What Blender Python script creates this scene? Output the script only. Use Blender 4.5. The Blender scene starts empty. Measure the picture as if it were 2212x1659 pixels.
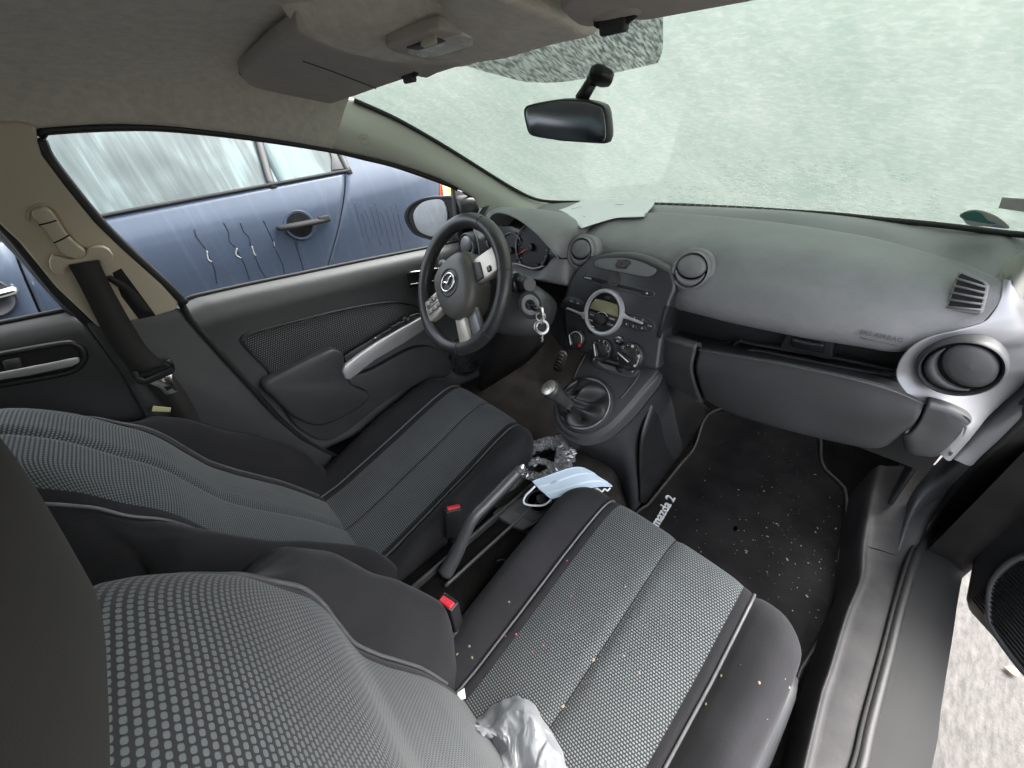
import bpy, bmesh, math, random
import numpy as np
from mathutils import Matrix, Vector, noise
random.seed(7); np.random.seed(7)
sc = bpy.context.scene
COL = sc.collection
R_ = math.radians
# ---------------------------------------------------------------- camera, world, sun, exposure
# car frame: X towards the passenger door, Y forwards, Z up from the ground, metres
CC = np.array((0.51638851, -0.5587682, 1.29691238))
CR = np.array(((0.68289859, 0.7231938, -0.10315156),
               (-0.3741032, 0.46749838, 0.80093199),
               (0.62745224, -0.508366, 0.5898031)))
CF = 832.45                                   # focal length for a picture 2212 wide
cd = bpy.data.cameras.new('camera'); cam = bpy.data.objects.new('camera', cd); COL.objects.link(cam)
cd.sensor_fit = 'HORIZONTAL'; cd.sensor_width = 36.0; cd.lens = CF / 2212 * 36.0
cd.clip_start = 0.01; cd.clip_end = 500
m4 = Matrix.Identity(4)
for i in range(3):
    for j in range(3): m4[i][j] = CR[j][i]
    m4[i][3] = CC[i]
cam.matrix_world = m4
sc.camera = cam
w = bpy.data.worlds.new('World'); sc.world = w; w.use_nodes = True
nt = w.node_tree; bgn = nt.nodes['Background']
sky = nt.nodes.new('ShaderNodeTexSky'); sky.sky_type = 'NISHITA'; sky.sun_disc = False
SUN_EL, SUN_AZ = R_(55), R_(25)                # azimuth from +Y towards +X
sky.sun_elevation = SUN_EL; sky.sun_rotation = SUN_AZ
sky.air_density = 1.0; sky.dust_density = 6.0; sky.ozone_density = 1.0
hs = nt.nodes.new('ShaderNodeHueSaturation'); hs.inputs['Saturation'].default_value = .30      # overcast: nearly colourless
nt.links.new(sky.outputs[0], hs.inputs['Color']); nt.links.new(hs.outputs[0], bgn.inputs[0]); bgn.inputs[1].default_value = 0.15
sd = bpy.data.lights.new('sun', 'SUN'); sun = bpy.data.objects.new('sun', sd); COL.objects.link(sun)
sd.energy = .6; sd.angle = R_(35); sd.color = (1.0, 0.96, 0.9)
sv = Vector((math.sin(SUN_AZ) * math.cos(SUN_EL), math.cos(SUN_AZ) * math.cos(SUN_EL), math.sin(SUN_EL)))
sun.rotation_euler = sv.to_track_quat('Z', 'Y').to_euler(); sun.location = (4, 4, 6)
sc.view_settings.view_transform = 'Standard'; sc.view_settings.look = 'None'
sc.view_settings.exposure = 3.05; sc.view_settings.gamma = 1.0
sc.render.engine = 'CYCLES'
sc.cycles.use_denoising = True
sc.cycles.max_bounces = 10; sc.cycles.diffuse_bounces = 5; sc.cycles.glossy_bounces = 4
sc.cycles.transmission_bounces = 6; sc.cycles.transparent_max_bounces = 8
sc.cycles.sample_clamp_indirect = 8.0; sc.cycles.caustics_reflective = False; sc.cycles.caustics_refractive = False

# ---------------------------------------------------------------- helpers
def V(*a): return np.array(a, float)
def unit(v): v = np.array(v, float); return v / np.linalg.norm(v)
def ray(px, py): return CR.T @ np.array((px - 1106.0, 829.5 - py, -CF))
def at(px, py, **k):
    """a point measured in the photograph, on the plane X=, Y= or Z= it stands in"""
    r = ray(px, py); (ax, val), = k.items(); i = 'XYZ'.index(ax)
    return CC + (val - CC[i]) / r[i] * r
def onp(px, py, p0, n):
    r = ray(px, py); n = np.array(n, float)
    return CC + ((np.array(p0) - CC) @ n) / (r @ n) * r
def hit(px, py, F, t0=0.25, t1=3.0):
    """a measured point on the surface F = 0"""
    r = unit(ray(px, py)); ts = np.linspace(t0, t1, 120); a = None
    for t in ts:
        f = F(CC + t * r)
        if a is not None and a[1] * f <= 0:
            lo, hi, fl = a[0], t, a[1]
            for _ in range(40):
                mid = .5 * (lo + hi); fm = F(CC + mid * r)
                if fl * fm <= 0: hi = mid
                else: lo, fl = mid, fm
            return CC + lo * r
        a = (t, f)
    return CC + t1 * r
def atl(L, ax='Y'):
    """polyline of (px, py, value on axis)"""
    return np.array([at(p[0], p[1], **{ax: p[2]}) for p in L])
def cr(P, n, closed=False):
    """Catmull-Rom through P resampled to n points evenly along it"""
    P = np.asarray(P, float)
    if closed: Q = np.vstack([P[-1], P, P[0], P[1]])
    else: Q = np.vstack([2 * P[0] - P[1], P, 2 * P[-1] - P[-2]])
    out = []
    for i in range(1, len(Q) - 2):
        p0, p1, p2, p3 = Q[i - 1], Q[i], Q[i + 1], Q[i + 2]
        for t in np.linspace(0, 1, 12, endpoint=False):
            out.append(.5 * (2 * p1 + (p2 - p0) * t + (2 * p0 - 5 * p1 + 4 * p2 - p3) * t * t + (3 * p1 - p0 - 3 * p2 + p3) * t ** 3))
    out.append(Q[-2]); out = np.array(out)
    d = np.r_[0, np.cumsum(np.linalg.norm(np.diff(out, axis=0), axis=1))]
    s = np.linspace(0, d[-1], n, endpoint=not closed)
    return np.stack([np.interp(s, d, out[:, k]) for k in range(out.shape[1])], 1)
def sm(x, xs, ys):
    """monotone cubic through (xs, ys)"""
    xs = np.asarray(xs, float); ys = np.asarray(ys, float); x = np.clip(np.asarray(x, float), xs[0], xs[-1])
    d = np.diff(ys) / np.diff(xs); mm = np.zeros(len(xs)); mm[0] = d[0]; mm[-1] = d[-1]
    for i in range(1, len(xs) - 1):
        mm[i] = 0 if d[i - 1] * d[i] <= 0 else 2 * d[i - 1] * d[i] / (d[i - 1] + d[i])
    i = np.clip(np.searchsorted(xs, x) - 1, 0, len(xs) - 2); h = xs[i + 1] - xs[i]; t = (x - xs[i]) / h
    return (2 * t**3 - 3 * t**2 + 1) * ys[i] + (t**3 - 2 * t**2 + t) * h * mm[i] + (-2 * t**3 + 3 * t**2) * ys[i + 1] + (t**3 - t**2) * h * mm[i + 1]
def loft(lines, n=40, m=6, linear=False):
    G = [cr(L, n) for L in lines]
    if linear:
        out = []
        for a, b in zip(G[:-1], G[1:]):
            out += [a + (b - a) * t for t in np.linspace(0, 1, m, endpoint=False)]
        return np.array(out + [G[-1]])
    A = np.array(G); res = []
    Q = np.concatenate([[2 * A[0] - A[1]], A, [2 * A[-1] - A[-2]]])
    for i in range(1, len(Q) - 2):
        p0, p1, p2, p3 = Q[i - 1], Q[i], Q[i + 1], Q[i + 2]
        for t in np.linspace(0, 1, m, endpoint=False):
            res.append(.5 * (2 * p1 + (p2 - p0) * t + (2 * p0 - 5 * p1 + 4 * p2 - p3) * t * t + (3 * p1 - p0 - 3 * p2 + p3) * t ** 3))
    res.append(A[-1]); return np.array(res)
def thing(name, label, cat, loc=(0, 0, 0), group=None, kind=None):
    o = bpy.data.objects.new(name, None); COL.objects.link(o); o.location = [float(c) for c in loc]; o.empty_display_size = .05
    tag(o, label, cat, group, kind); return o
def tag(o, label, cat, group=None, kind=None):
    o['label'] = label; o['category'] = cat
    if group: o['group'] = group
    if kind: o['kind'] = kind
def subthing(name, label, parent, loc):
    o = bpy.data.objects.new(name, None); o.location = [float(c) for c in loc]; o.empty_display_size = .05; o['label'] = label
    link(o, parent); return o
def link(o, parent):
    COL.objects.link(o)
    if parent is not None:
        o.parent = parent
        if parent.type == 'EMPTY': o.matrix_parent_inverse = Matrix.Translation(-Vector(parent.location))
    return o
def mk(name, verts, faces, mat, parent=None, uv=None, smooth=True, label=None):
    me = bpy.data.meshes.new(name); me.from_pydata([tuple(map(float, v)) for v in verts], [], [tuple(map(int, f)) for f in faces]); me.update()
    if smooth: me.polygons.foreach_set('use_smooth', [True] * len(me.polygons))
    if uv is not None:
        ul = me.uv_layers.new(name='UVMap')
        for l in me.loops: ul.data[l.index].uv = uv[l.vertex_index]
    me.materials.append(mat)
    o = bpy.data.objects.new(name, me); link(o, parent)
    if label: o['label'] = label
    return o
def gridfaces(r, c, closed=False):
    f = []
    for i in range(r - 1):
        for j in range(c if closed else c - 1):
            k = (j + 1) % c
            f.append((i * c + j, i * c + k, (i + 1) * c + k, (i + 1) * c + j))
    return f
def mkgrid(name, G, mat, parent=None, thick=0.0, closed=False, label=None, uvs=False, face=None):
    """a smooth sheet; thick goes away from the viewer side (face = a point the good side looks at)"""
    G = np.asarray(G); r, c = G.shape[:2]
    f = gridfaces(r, c, closed); v = G.reshape(-1, 3)
    tgt = CC if face is None else np.array(face)
    a = np.array(f); nrm = np.cross(v[a[:, 1]] - v[a[:, 0]], v[a[:, 3]] - v[a[:, 0]]); cen = v[a].mean(1)
    if ((tgt - cen) * nrm).sum() < 0: f = [q[::-1] for q in f]
    uv = None
    if uvs:
        du = np.linalg.norm(np.diff(G, axis=1), axis=2).mean(0); dv = np.linalg.norm(np.diff(G, axis=0), axis=2).mean(1)
        U = np.r_[0, np.cumsum(du)]; W = np.r_[0, np.cumsum(dv)]
        uv = [(U[j], W[i]) for i in range(r) for j in range(c)]
    o = mk(name, v, f, mat, parent, uv, True, label)
    if thick:
        s = o.modifiers.new('s', 'SOLIDIFY'); s.thickness = thick; s.offset = -1
    return o
def frames(P, closed=False):
    P = np.asarray(P); T = np.gradient(P, axis=0)
    if closed: T = np.roll(P, -1, 0) - np.roll(P, 1, 0)
    T /= np.linalg.norm(T, axis=1)[:, None] + 1e-12
    a = np.array((0, 0, 1.)) if abs(T[0, 2]) < .9 else np.array((1., 0, 0))
    N = [unit(np.cross(T[0], a))]
    for t in T[1:]:
        q = N[-1] - t * (N[-1] @ t); N.append(unit(q))
    N = np.array(N); return T, N, np.cross(T, N)
def tube_geo(P, r, seg=8, closed=False, flat=1.0, nrm=None):
    P = np.asarray(P, float); T, N, B = frames(P, closed)
    if nrm is not None:
        N = np.array([unit(np.cross(t, nrm)) for t in T]); B = np.cross(T, N)
    rr = np.broadcast_to(np.asarray(r, float), (len(P),)); v = []
    for i, p in enumerate(P):
        for k in range(seg):
            a = 2 * math.pi * k / seg
            v.append(p + rr[i] * (math.cos(a) * N[i] + math.sin(a) * flat * B[i]))
    n = len(P); f = []
    for i in range(n if closed else n - 1):
        for k in range(seg):
            j = (i + 1) % n; l = (k + 1) % seg
            f.append((i * seg + k, i * seg + l, j * seg + l, j * seg + k))
    if not closed:
        f.append(tuple(range(seg))[::-1]); f.append(tuple((n - 1) * seg + k for k in range(seg)))
    return v, f
def tube(name, P, r, mat, parent=None, seg=8, n=None, closed=False, flat=1.0, nrm=None, label=None):
    if n: P = cr(P, n, closed)
    v, f = tube_geo(P, r, seg, closed, flat, nrm); return mk(name, v, f, mat, parent, None, True, label)
def basis(n, up=(0, 0, 1)):
    n = unit(n); u = np.cross(up, n)
    if np.linalg.norm(u) < 1e-6: u = np.array((1., 0, 0))
    u = unit(u); return u, np.cross(n, u), n        # right, up, out (as seen from the front)
def lathe_geo(prof, c, n, seg=36, up=(0, 0, 1), sx=1.0, sy=1.0):
    u, v, n = basis(n, up); vs = []; c = np.array(c, float)
    for r, h in prof:
        for k in range(seg):
            a = 2 * math.pi * k / seg; vs.append(c + r * sx * math.cos(a) * u + r * sy * math.sin(a) * v + h * n)
    f = gridfaces(len(prof), seg, True)
    if prof[0][0] > 1e-6: f.append(tuple(range(seg))[::-1])
    if prof[-1][0] > 1e-6: f.append(tuple((len(prof) - 1) * seg + k for k in range(seg)))
    return vs, f
def lathe(name, prof, c, n, mat, parent=None, seg=36, up=(0, 0, 1), label=None, sx=1.0, sy=1.0):
    vs, f = lathe_geo(prof, c, n, seg, up, sx, sy); o = mk(name, vs, f, mat, parent, None, True, label); hard(o); return o
def hard(o, ang=40):
    me = o.data; bm = bmesh.new(); bm.from_mesh(me)
    bmesh.ops.remove_doubles(bm, verts=bm.verts, dist=1e-6)
    for e in bm.edges:
        if len(e.link_faces) == 2 and e.calc_face_angle(0) > R_(ang): e.smooth = False
    bmesh.ops.recalc_face_normals(bm, faces=bm.faces)
    bm.to_mesh(me); bm.free(); return o
def bevel_mesh(bm, w, seg=2, ang=30):
    ed = [e for e in bm.edges if len(e.link_faces) == 2 and e.calc_face_angle(0) > R_(ang)]
    if ed and w > 0: bmesh.ops.bevel(bm, geom=ed, offset=w, segments=seg, profile=.5, affect='EDGES', clamp_overlap=True)
def prism(name, P, n, depth, mat, parent=None, bev=.002, label=None, seg=2, smooth_n=None, uvn=None):
    """outline P (3D points, nearly flat) pushed back by depth along -n"""
    P = np.asarray(P, float)
    if smooth_n: P = cr(P, smooth_n, True)
    n = unit(n); k = len(P)
    bm = bmesh.new(); A = [bm.verts.new(p) for p in P]; B = [bm.verts.new(p - n * depth) for p in P]
    bm.faces.new(A); bm.faces.new(B[::-1])
    for i in range(k): bm.faces.new((A[i], B[i], B[(i + 1) % k], A[(i + 1) % k]))
    bmesh.ops.recalc_face_normals(bm, faces=bm.faces)
    bevel_mesh(bm, bev, seg)
    me = bpy.data.meshes.new(name); bm.to_mesh(me); bm.free()
    me.polygons.foreach_set('use_smooth', [True] * len(me.polygons)); me.materials.append(mat)
    o = bpy.data.objects.new(name, me); link(o, parent)
    if label: o['label'] = label
    if uvn is not None:
        u, v, _ = basis(n); ul = me.uv_layers.new(name='UVMap')
        for l in me.loops:
            p = np.array(me.vertices[l.vertex_index].co); ul.data[l.index].uv = (p @ u, p @ v)
    hard(o, 50); return o
def box(name, c, size, mat, parent=None, axes=None, bev=.002, seg=2, label=None, taper=1.0):
    """axes: rows right, forward, up"""
    A = np.eye(3) if axes is None else np.array(axes, float); h = np.array(size) / 2.0; c = np.array(c, float)
    bm = bmesh.new(); vs = []
    for z in (-1, 1):
        for x, y in ((-1, -1), (1, -1), (1, 1), (-1, 1)):
            tp = taper if z > 0 else 1.0
            vs.append(bm.verts.new(c + x * h[0] * tp * A[0] + y * h[1] * tp * A[1] + z * h[2] * A[2]))
    for f in ((3, 2, 1, 0), (4, 5, 6, 7), (0, 1, 5, 4), (1, 2, 6, 5), (2, 3, 7, 6), (3, 0, 4, 7)): bm.faces.new([vs[i] for i in f])
    bmesh.ops.recalc_face_normals(bm, faces=bm.faces); bevel_mesh(bm, bev, seg)
    me = bpy.data.meshes.new(name); bm.to_mesh(me); bm.free()
    me.polygons.foreach_set('use_smooth', [True] * len(me.polygons)); me.materials.append(mat)
    o = bpy.data.objects.new(name, me); link(o, parent)
    if label: o['label'] = label
    hard(o, 50); return o
def text(name, s, c, right, up, size, mat, parent=None, ext=.0003, align='CENTER', bold=0.0):
    cu = bpy.data.curves.new(name, 'FONT'); cu.body = s; cu.size = size; cu.extrude = ext; cu.offset = bold
    cu.align_x = align; cu.align_y = 'CENTER'; cu.resolution_u = 3
    tmp = bpy.data.objects.new(name, cu); COL.objects.link(tmp)
    dg = bpy.context.evaluated_depsgraph_get(); me = bpy.data.meshes.new_from_object(tmp.evaluated_get(dg))
    bpy.data.objects.remove(tmp)
    r = unit(right); n = unit(np.cross(r, up)); u = np.cross(n, r); Mx = np.stack([r, u, n], 1); c = np.array(c, float)
    co = np.array([tuple(v.co) for v in me.vertices]) @ Mx.T + c
    for v, p in zip(me.vertices, co): v.co = p
    me.materials.clear(); me.materials.append(mat); o = bpy.data.objects.new(name, me); link(o, parent); return o

# ---------------------------------------------------------------- materials
def mat(name, col, rough=.5, metal=0.0, spec=.5, bump=0.0, bs=300.0, var=0.0, vs=8.0, coat=0.0, col2=None, detail=3.0, sheen=0.0, dust=0.0, aniso=None):
    m = bpy.data.materials.new(name); m.use_nodes = True; nt = m.node_tree; b = nt.nodes['Principled BSDF']
    b.inputs['Base Color'].default_value = (*col, 1); b.inputs['Roughness'].default_value = rough; b.inputs['Metallic'].default_value = metal
    b.inputs['Specular IOR Level'].default_value = spec; b.inputs['Coat Weight'].default_value = coat; b.inputs['Coat Roughness'].default_value = .08
    if sheen: b.inputs['Sheen Weight'].default_value = sheen; b.inputs['Sheen Roughness'].default_value = .4
    tc = nt.nodes.new('ShaderNodeTexCoord')
    if var or dust or col2:
        nz = nt.nodes.new('ShaderNodeTexNoise'); nz.inputs['Scale'].default_value = vs; nz.inputs['Detail'].default_value = 6; nz.inputs['Roughness'].default_value = .65
        nt.links.new(tc.outputs['Object'], nz.inputs['Vector'])
        if aniso:
            mp = nt.nodes.new('ShaderNodeMapping'); mp.inputs['Scale'].default_value = aniso
            nt.links.new(tc.outputs['Object'], mp.inputs['Vector']); nt.links.new(mp.outputs[0], nz.inputs['Vector'])
        rp = nt.nodes.new('ShaderNodeValToRGB'); rp.color_ramp.elements[0].position = .35; rp.color_ramp.elements[1].position = .68
        c2 = col2 if col2 else tuple(min(1, c * (1 + var)) for c in col)
        c1 = col if col2 else tuple(c * (1 - var) for c in col)
        rp.color_ramp.elements[0].color = (*c1, 1); rp.color_ramp.elements[1].color = (*c2, 1)
        nt.links.new(nz.outputs['Fac'], rp.inputs[0]); nt.links.new(rp.outputs[0], b.inputs['Base Color'])
        mr = nt.nodes.new('ShaderNodeMapRange'); mr.inputs['To Min'].default_value = max(.05, rough - .08); mr.inputs['To Max'].default_value = min(1, rough + .1)
        nt.links.new(nz.outputs['Fac'], mr.inputs[0]); nt.links.new(mr.outputs[0], b.inputs['Roughness'])
    if bump:
        n2 = nt.nodes.new('ShaderNodeTexNoise'); n2.inputs['Scale'].default_value = bs; n2.inputs['Detail'].default_value = detail
        bp = nt.nodes.new('ShaderNodeBump'); bp.inputs['Strength'].default_value = bump; bp.inputs['Distance'].default_value = .002
        nt.links.new(tc.outputs['Object'], n2.inputs['Vector']); nt.links.new(n2.outputs['Fac'], bp.inputs['Height']); nt.links.new(bp.outputs[0], b.inputs['Normal'])
    return m
def weave(name, dark, light, pu, pv, rough=.8, fill=.30, fillv=.28, bump=.5):
    """dashes of light thread on dark cloth, laid out in metres of the UV map"""
    m = bpy.data.materials.new(name); m.use_nodes = True; nt = m.node_tree; b = nt.nodes['Principled BSDF']; b.inputs['Roughness'].default_value = rough
    b.inputs['Specular IOR Level'].default_value = .35; b.inputs['Sheen Weight'].default_value = .15
    L = nt.links.new; N = nt.nodes.new
    def math_(op, a, bb=None, c=None):
        n = N('ShaderNodeMath'); n.operation = op
        for k, x in enumerate((a, bb, c)):
            if x is None: continue
            if isinstance(x, (int, float)): n.inputs[k].default_value = x
            else: L(x, n.inputs[k])
        return n.outputs[0]
    uvn = N('ShaderNodeUVMap'); sx = N('ShaderNodeSeparateXYZ'); L(uvn.outputs[0], sx.inputs[0])
    u = math_('DIVIDE', sx.outputs[0], pu); v = math_('DIVIDE', sx.outputs[1], pv)
    row = math_('FLOOR', v); odd = math_('MODULO', math_('ABSOLUTE', row), 2.0)
    uu = math_('FRACT', math_('ADD', u, math_('MULTIPLY', odd, .5))); vv = math_('FRACT', v)
    du = math_('ABSOLUTE', math_('SUBTRACT', uu, .5)); dv = math_('ABSOLUTE', math_('SUBTRACT', vv, .5))
    e = math_('ADD', math_('POWER', math_('DIVIDE', du, fill), 3.0), math_('POWER', math_('DIVIDE', dv, fillv), 3.0))
    mk_ = math_('SMOOTH_MIN', 1.0, math_('MAXIMUM', math_('MULTIPLY', math_('SUBTRACT', 1.35, e), 1.6), 0.0), .1)
    nz = N('ShaderNodeTexNoise'); nz.inputs['Scale'].default_value = 14; nz.inputs['Detail'].default_value = 5
    tc = N('ShaderNodeTexCoord'); L(tc.outputs['Object'], nz.inputs['Vector'])
    mx = N('ShaderNodeMixRGB'); mx.inputs[1].default_value = (*dark, 1); mx.inputs[2].default_value = (*light, 1)
    L(math_('MULTIPLY', mk_, math_('ADD', math_('MULTIPLY', nz.outputs['Fac'], .6), .65)), mx.inputs[0]); L(mx.outputs[0], b.inputs['Base Color'])
    bp = N('ShaderNodeBump'); bp.inputs['Strength'].default_value = bump; bp.inputs['Distance'].default_value = .0012; L(mk_, bp.inputs['Height']); L(bp.outputs[0], b.inputs['Normal'])
    return m
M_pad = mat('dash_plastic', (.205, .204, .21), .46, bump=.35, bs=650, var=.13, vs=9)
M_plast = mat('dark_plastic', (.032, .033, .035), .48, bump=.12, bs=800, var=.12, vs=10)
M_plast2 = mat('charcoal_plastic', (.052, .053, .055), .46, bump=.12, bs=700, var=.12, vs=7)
M_door = mat('door_plastic', (.066, .067, .069), .46, bump=.14, bs=700, var=.12, vs=6)
M_black = mat('black_plastic', (.018, .018, .019), .4, bump=.06, bs=600, var=.2)
M_gloss = mat('gloss_black', (.012, .012, .013), .18, var=.1)
M_rubber = mat('rubber', (.016, .016, .016), .55, bump=.1, bs=300, var=.2)
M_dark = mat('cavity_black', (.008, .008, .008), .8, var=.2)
M_silver = mat('silver_paint', (.24, .24, .25), .36, .45, var=.05, vs=5, bump=.03, bs=2500)
M_spoke = mat('bronze_silver_paint', (.66, .61, .54), .36, .4, var=.06, vs=14)
M_bright = mat('bright_silver', (.55, .55, .56), .33, .5, var=.05, vs=5)
M_chrome = mat('chrome', (.80, .80, .80), .13, 1.0, var=.05)
M_steel = mat('steel', (.58, .57, .55), .28, 1.0, var=.12, vs=60)
M_cream = mat('cream_trim', (.62, .545, .415), .55, bump=.08, bs=700, var=.04, vs=6)
M_creamA = mat('pale_trim', (.46, .455, .40), .5, bump=.08, bs=700, var=.04, vs=6)
M_head = mat('headliner_cloth', (.68, .645, .57), .92, bump=.5, bs=420, var=.10, vs=60, spec=.2, sheen=.1)
M_visor = mat('visor_cloth', (.46, .435, .40), .85, bump=.25, bs=500, var=.06, vs=30, spec=.25)
M_fab = mat('plain_cloth', (.021, .0208, .0228), .92, bump=.35, bs=700, var=.16, vs=9, spec=.15, sheen=.10)
M_fabd = mat('plain_cloth_dark', (.021, .0195, .0175), .92, bump=.12, bs=1400, var=.12, vs=30, spec=.12, sheen=.06)
M_weave = weave('woven_cloth', (.015, .016, .018), (.150, .168, .170), .0054, .0050, fill=.36, fillv=.255)
M_weaveb = weave('woven_cloth_back', (.018, .020, .0215), (.120, .136, .138), .0052, .0050, fill=.38, fillv=.29)
M_weaved = weave('door_cloth', (.022, .023, .025), (.19, .20, .205), .0062, .006, fill=.26, fillv=.26)
M_pipe = mat('piping_vinyl', (.10, .10, .105), .38, var=.15, vs=60)
M_carpet = mat('carpet', (.009, .0085, .008), .95, bump=.6, bs=500, var=.35, vs=14, spec=.04)
M_tunnel = mat('worn_carpet', (.030, .028, .025), .95, bump=1.0, bs=350, var=.3, vs=25, spec=.15)
M_mat = mat('mat_carpet', (.007, .007, .0075), .95, bump=1.0, bs=600, spec=.12, col2=(.018, .0175, .0175), vs=9)
M_sill = mat('sill_plastic', (.024, .024, .026), .55, bump=.12, bs=500, spec=.25, col2=(.046, .045, .044), vs=11)
M_grip = mat('matt_black', (.012, .012, .013), .75, spec=.25, var=.2)
M_paint = mat('black_paint', (.004, .004, .004), .5, spec=.22, coat=.0, col2=(.013, .012, .011), vs=13)
M_leather = mat('wheel_leather', (.032, .033, .034), .34, bump=.15, bs=400, col2=(.055, .054, .051), vs=25)
M_boot = mat('boot_leather', (.026, .027, .028), .52, bump=.12, bs=350, var=.1)
M_web = mat('belt_webbing', (.022, .021, .02), .6, bump=.3, bs=900, var=.12, vs=40, aniso=(40, 40, 4))
M_red = mat('red_plastic', (.62, .02, .035), .38, var=.1)
M_orange = mat('needle', (.75, .09, .04), .5)
M_white = mat('white_plastic', (.78, .78, .76), .45, var=.04)
M_print = mat('white_print', (.62, .62, .60), .6)
M_paper = mat('paper', (.90, .90, .92), .7, var=.02)
M_ink = mat('ink', (.12, .12, .16), .8)
M_mask = mat('mask_blue', (.62, .74, .86), .85, bump=.25, bs=900, var=.04, sheen=.2)
M_maskw = mat('mask_white', (.78, .81, .84), .85, bump=.2, bs=900)
M_lcd = mat('lcd', (.25, .235, .14), .22, var=.03)
M_mirror = mat('mirror', (.40, .45, .50), .20, 1.0)
M_mirrord = mat('wet_mirror', (.42, .43, .44), .5, .25, bump=.3, bs=120, var=.1, vs=40)
M_conc = mat('concrete', (.036, .034, .032), .85, bump=.8, bs=140, col2=(.092, .086, .082), vs=34, aniso=(2.6, .7, 1))
M_sillw = mat('lit_sill_edge', (.30, .26, .20), .6, col2=(.55, .52, .44), vs=40)
M_yell = mat('yellow_tab', (.62, .60, .30), .5)
M_leaf = mat('dry_leaf', (.42, .20, .12), .7, var=.3, vs=60)
M_ember = mat('embossed', (.085, .087, .088), .5)

def fog_mat():
    m = bpy.data.materials.new('fogged_glass'); m.use_nodes = True; nt = m.node_tree; N = nt.nodes.new; L = nt.links.new
    nt.nodes.remove(nt.nodes['Principled BSDF']); out = nt.nodes['Material Output']
    tc = N('ShaderNodeTexCoord')
    def noise_(sc_, rot, scale, det=4, rough=.6, dist=0):
        mp = N('ShaderNodeMapping'); mp.inputs['Scale'].default_value = sc_; mp.inputs['Rotation'].default_value = rot
        n = N('ShaderNodeTexNoise'); n.inputs['Scale'].default_value = scale; n.inputs['Detail'].default_value = det; n.inputs['Roughness'].default_value = rough; n.inputs['Distortion'].default_value = dist
        L(tc.outputs['Object'], mp.inputs['Vector']); L(mp.outputs[0], n.inputs['Vector']); return n.outputs['Fac']
    streak = noise_((1, .26, .26), (0, 0, .22), 36, 4, .6, .5)
    broad = noise_((1, .6, .6), (0, 0, .2), 4.5, 3)
    drop = noise_((.5, .75, .75), (0, 0, -.2), 150, 2, .6, .6)
    drop2 = noise_((.7, 1.0, 1.0), (0, 0, .2), 75, 3, .65, .4)
    def ramp(f, p0, p1, c0=0, c1=1):
        r = N('ShaderNodeMapRange'); r.inputs['From Min'].default_value = p0; r.inputs['From Max'].default_value = p1; r.inputs['To Min'].default_value = c0; r.inputs['To Max'].default_value = c1; r.clamp = True
        L(f, r.inputs[0]); return r.outputs[0]
    def mth(op, a, b):
        n = N('ShaderNodeMath'); n.operation = op
        for k, x in enumerate((a, b)):
            if isinstance(x, (int, float)): n.inputs[k].default_value = x
            else: L(x, n.inputs[k])
        return n.outputs[0]
    f = mth('ADD', mth('MULTIPLY', ramp(streak, .36, .62), .20), mth('MULTIPLY', ramp(broad, .3, .7), .32))
    f = mth('ADD', f, mth('MULTIPLY', ramp(drop, .44, .70), .36)); f = mth('ADD', f, mth('MULTIPLY', ramp(drop2, .36, .68), .12))
    cr_ = N('ShaderNodeValToRGB'); e = cr_.color_ramp.elements
    e[0].position = .08; e[0].color = (.060, .080, .069, 1); e[1].position = .95; e[1].color = (.106, .119, .109, 1)
    L(f, cr_.inputs[0])
    tr = N('ShaderNodeBsdfTranslucent'); L(cr_.outputs[0], tr.inputs[0])
    rf = N('ShaderNodeBsdfRefraction'); rf.inputs['IOR'].default_value = 1.02; rf.inputs['Roughness'].default_value = .55; rf.inputs[0].default_value = (.11, .13, .118, 1)
    bp = N('ShaderNodeBump'); bp.inputs['Strength'].default_value = .6; bp.inputs['Distance'].default_value = .003; L(drop, bp.inputs['Height']); L(bp.outputs[0], tr.inputs['Normal'])
    mx = N('ShaderNodeMixShader'); mx.inputs[0].default_value = .22; L(tr.outputs[0], mx.inputs[1]); L(rf.outputs[0], mx.inputs[2])
    gl = N('ShaderNodeBsdfGlossy'); gl.inputs['Roughness'].default_value = .11
    fr = N('ShaderNodeFresnel'); fr.inputs[0].default_value = 1.5
    m2 = N('ShaderNodeMixShader'); L(mth('MINIMUM', mth('MULTIPLY', fr.outputs[0], 1.3), .9), m2.inputs[0]); L(mx.outputs[0], m2.inputs[1]); L(gl.outputs[0], m2.inputs[2])
    L(m2.outputs[0], out.inputs[0]); return m
M_fog = fog_mat()

# ================================================================ ground
def ground():
    n = 2; s = 60
    o = mk('ground', [(-s, -s, 0), (s, -s, 0), (s, s, 0), (-s, s, 0)], [(0, 1, 2, 3)], M_conc, None, None, False)
    o['kind'] = 'structure'
ground()

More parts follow.
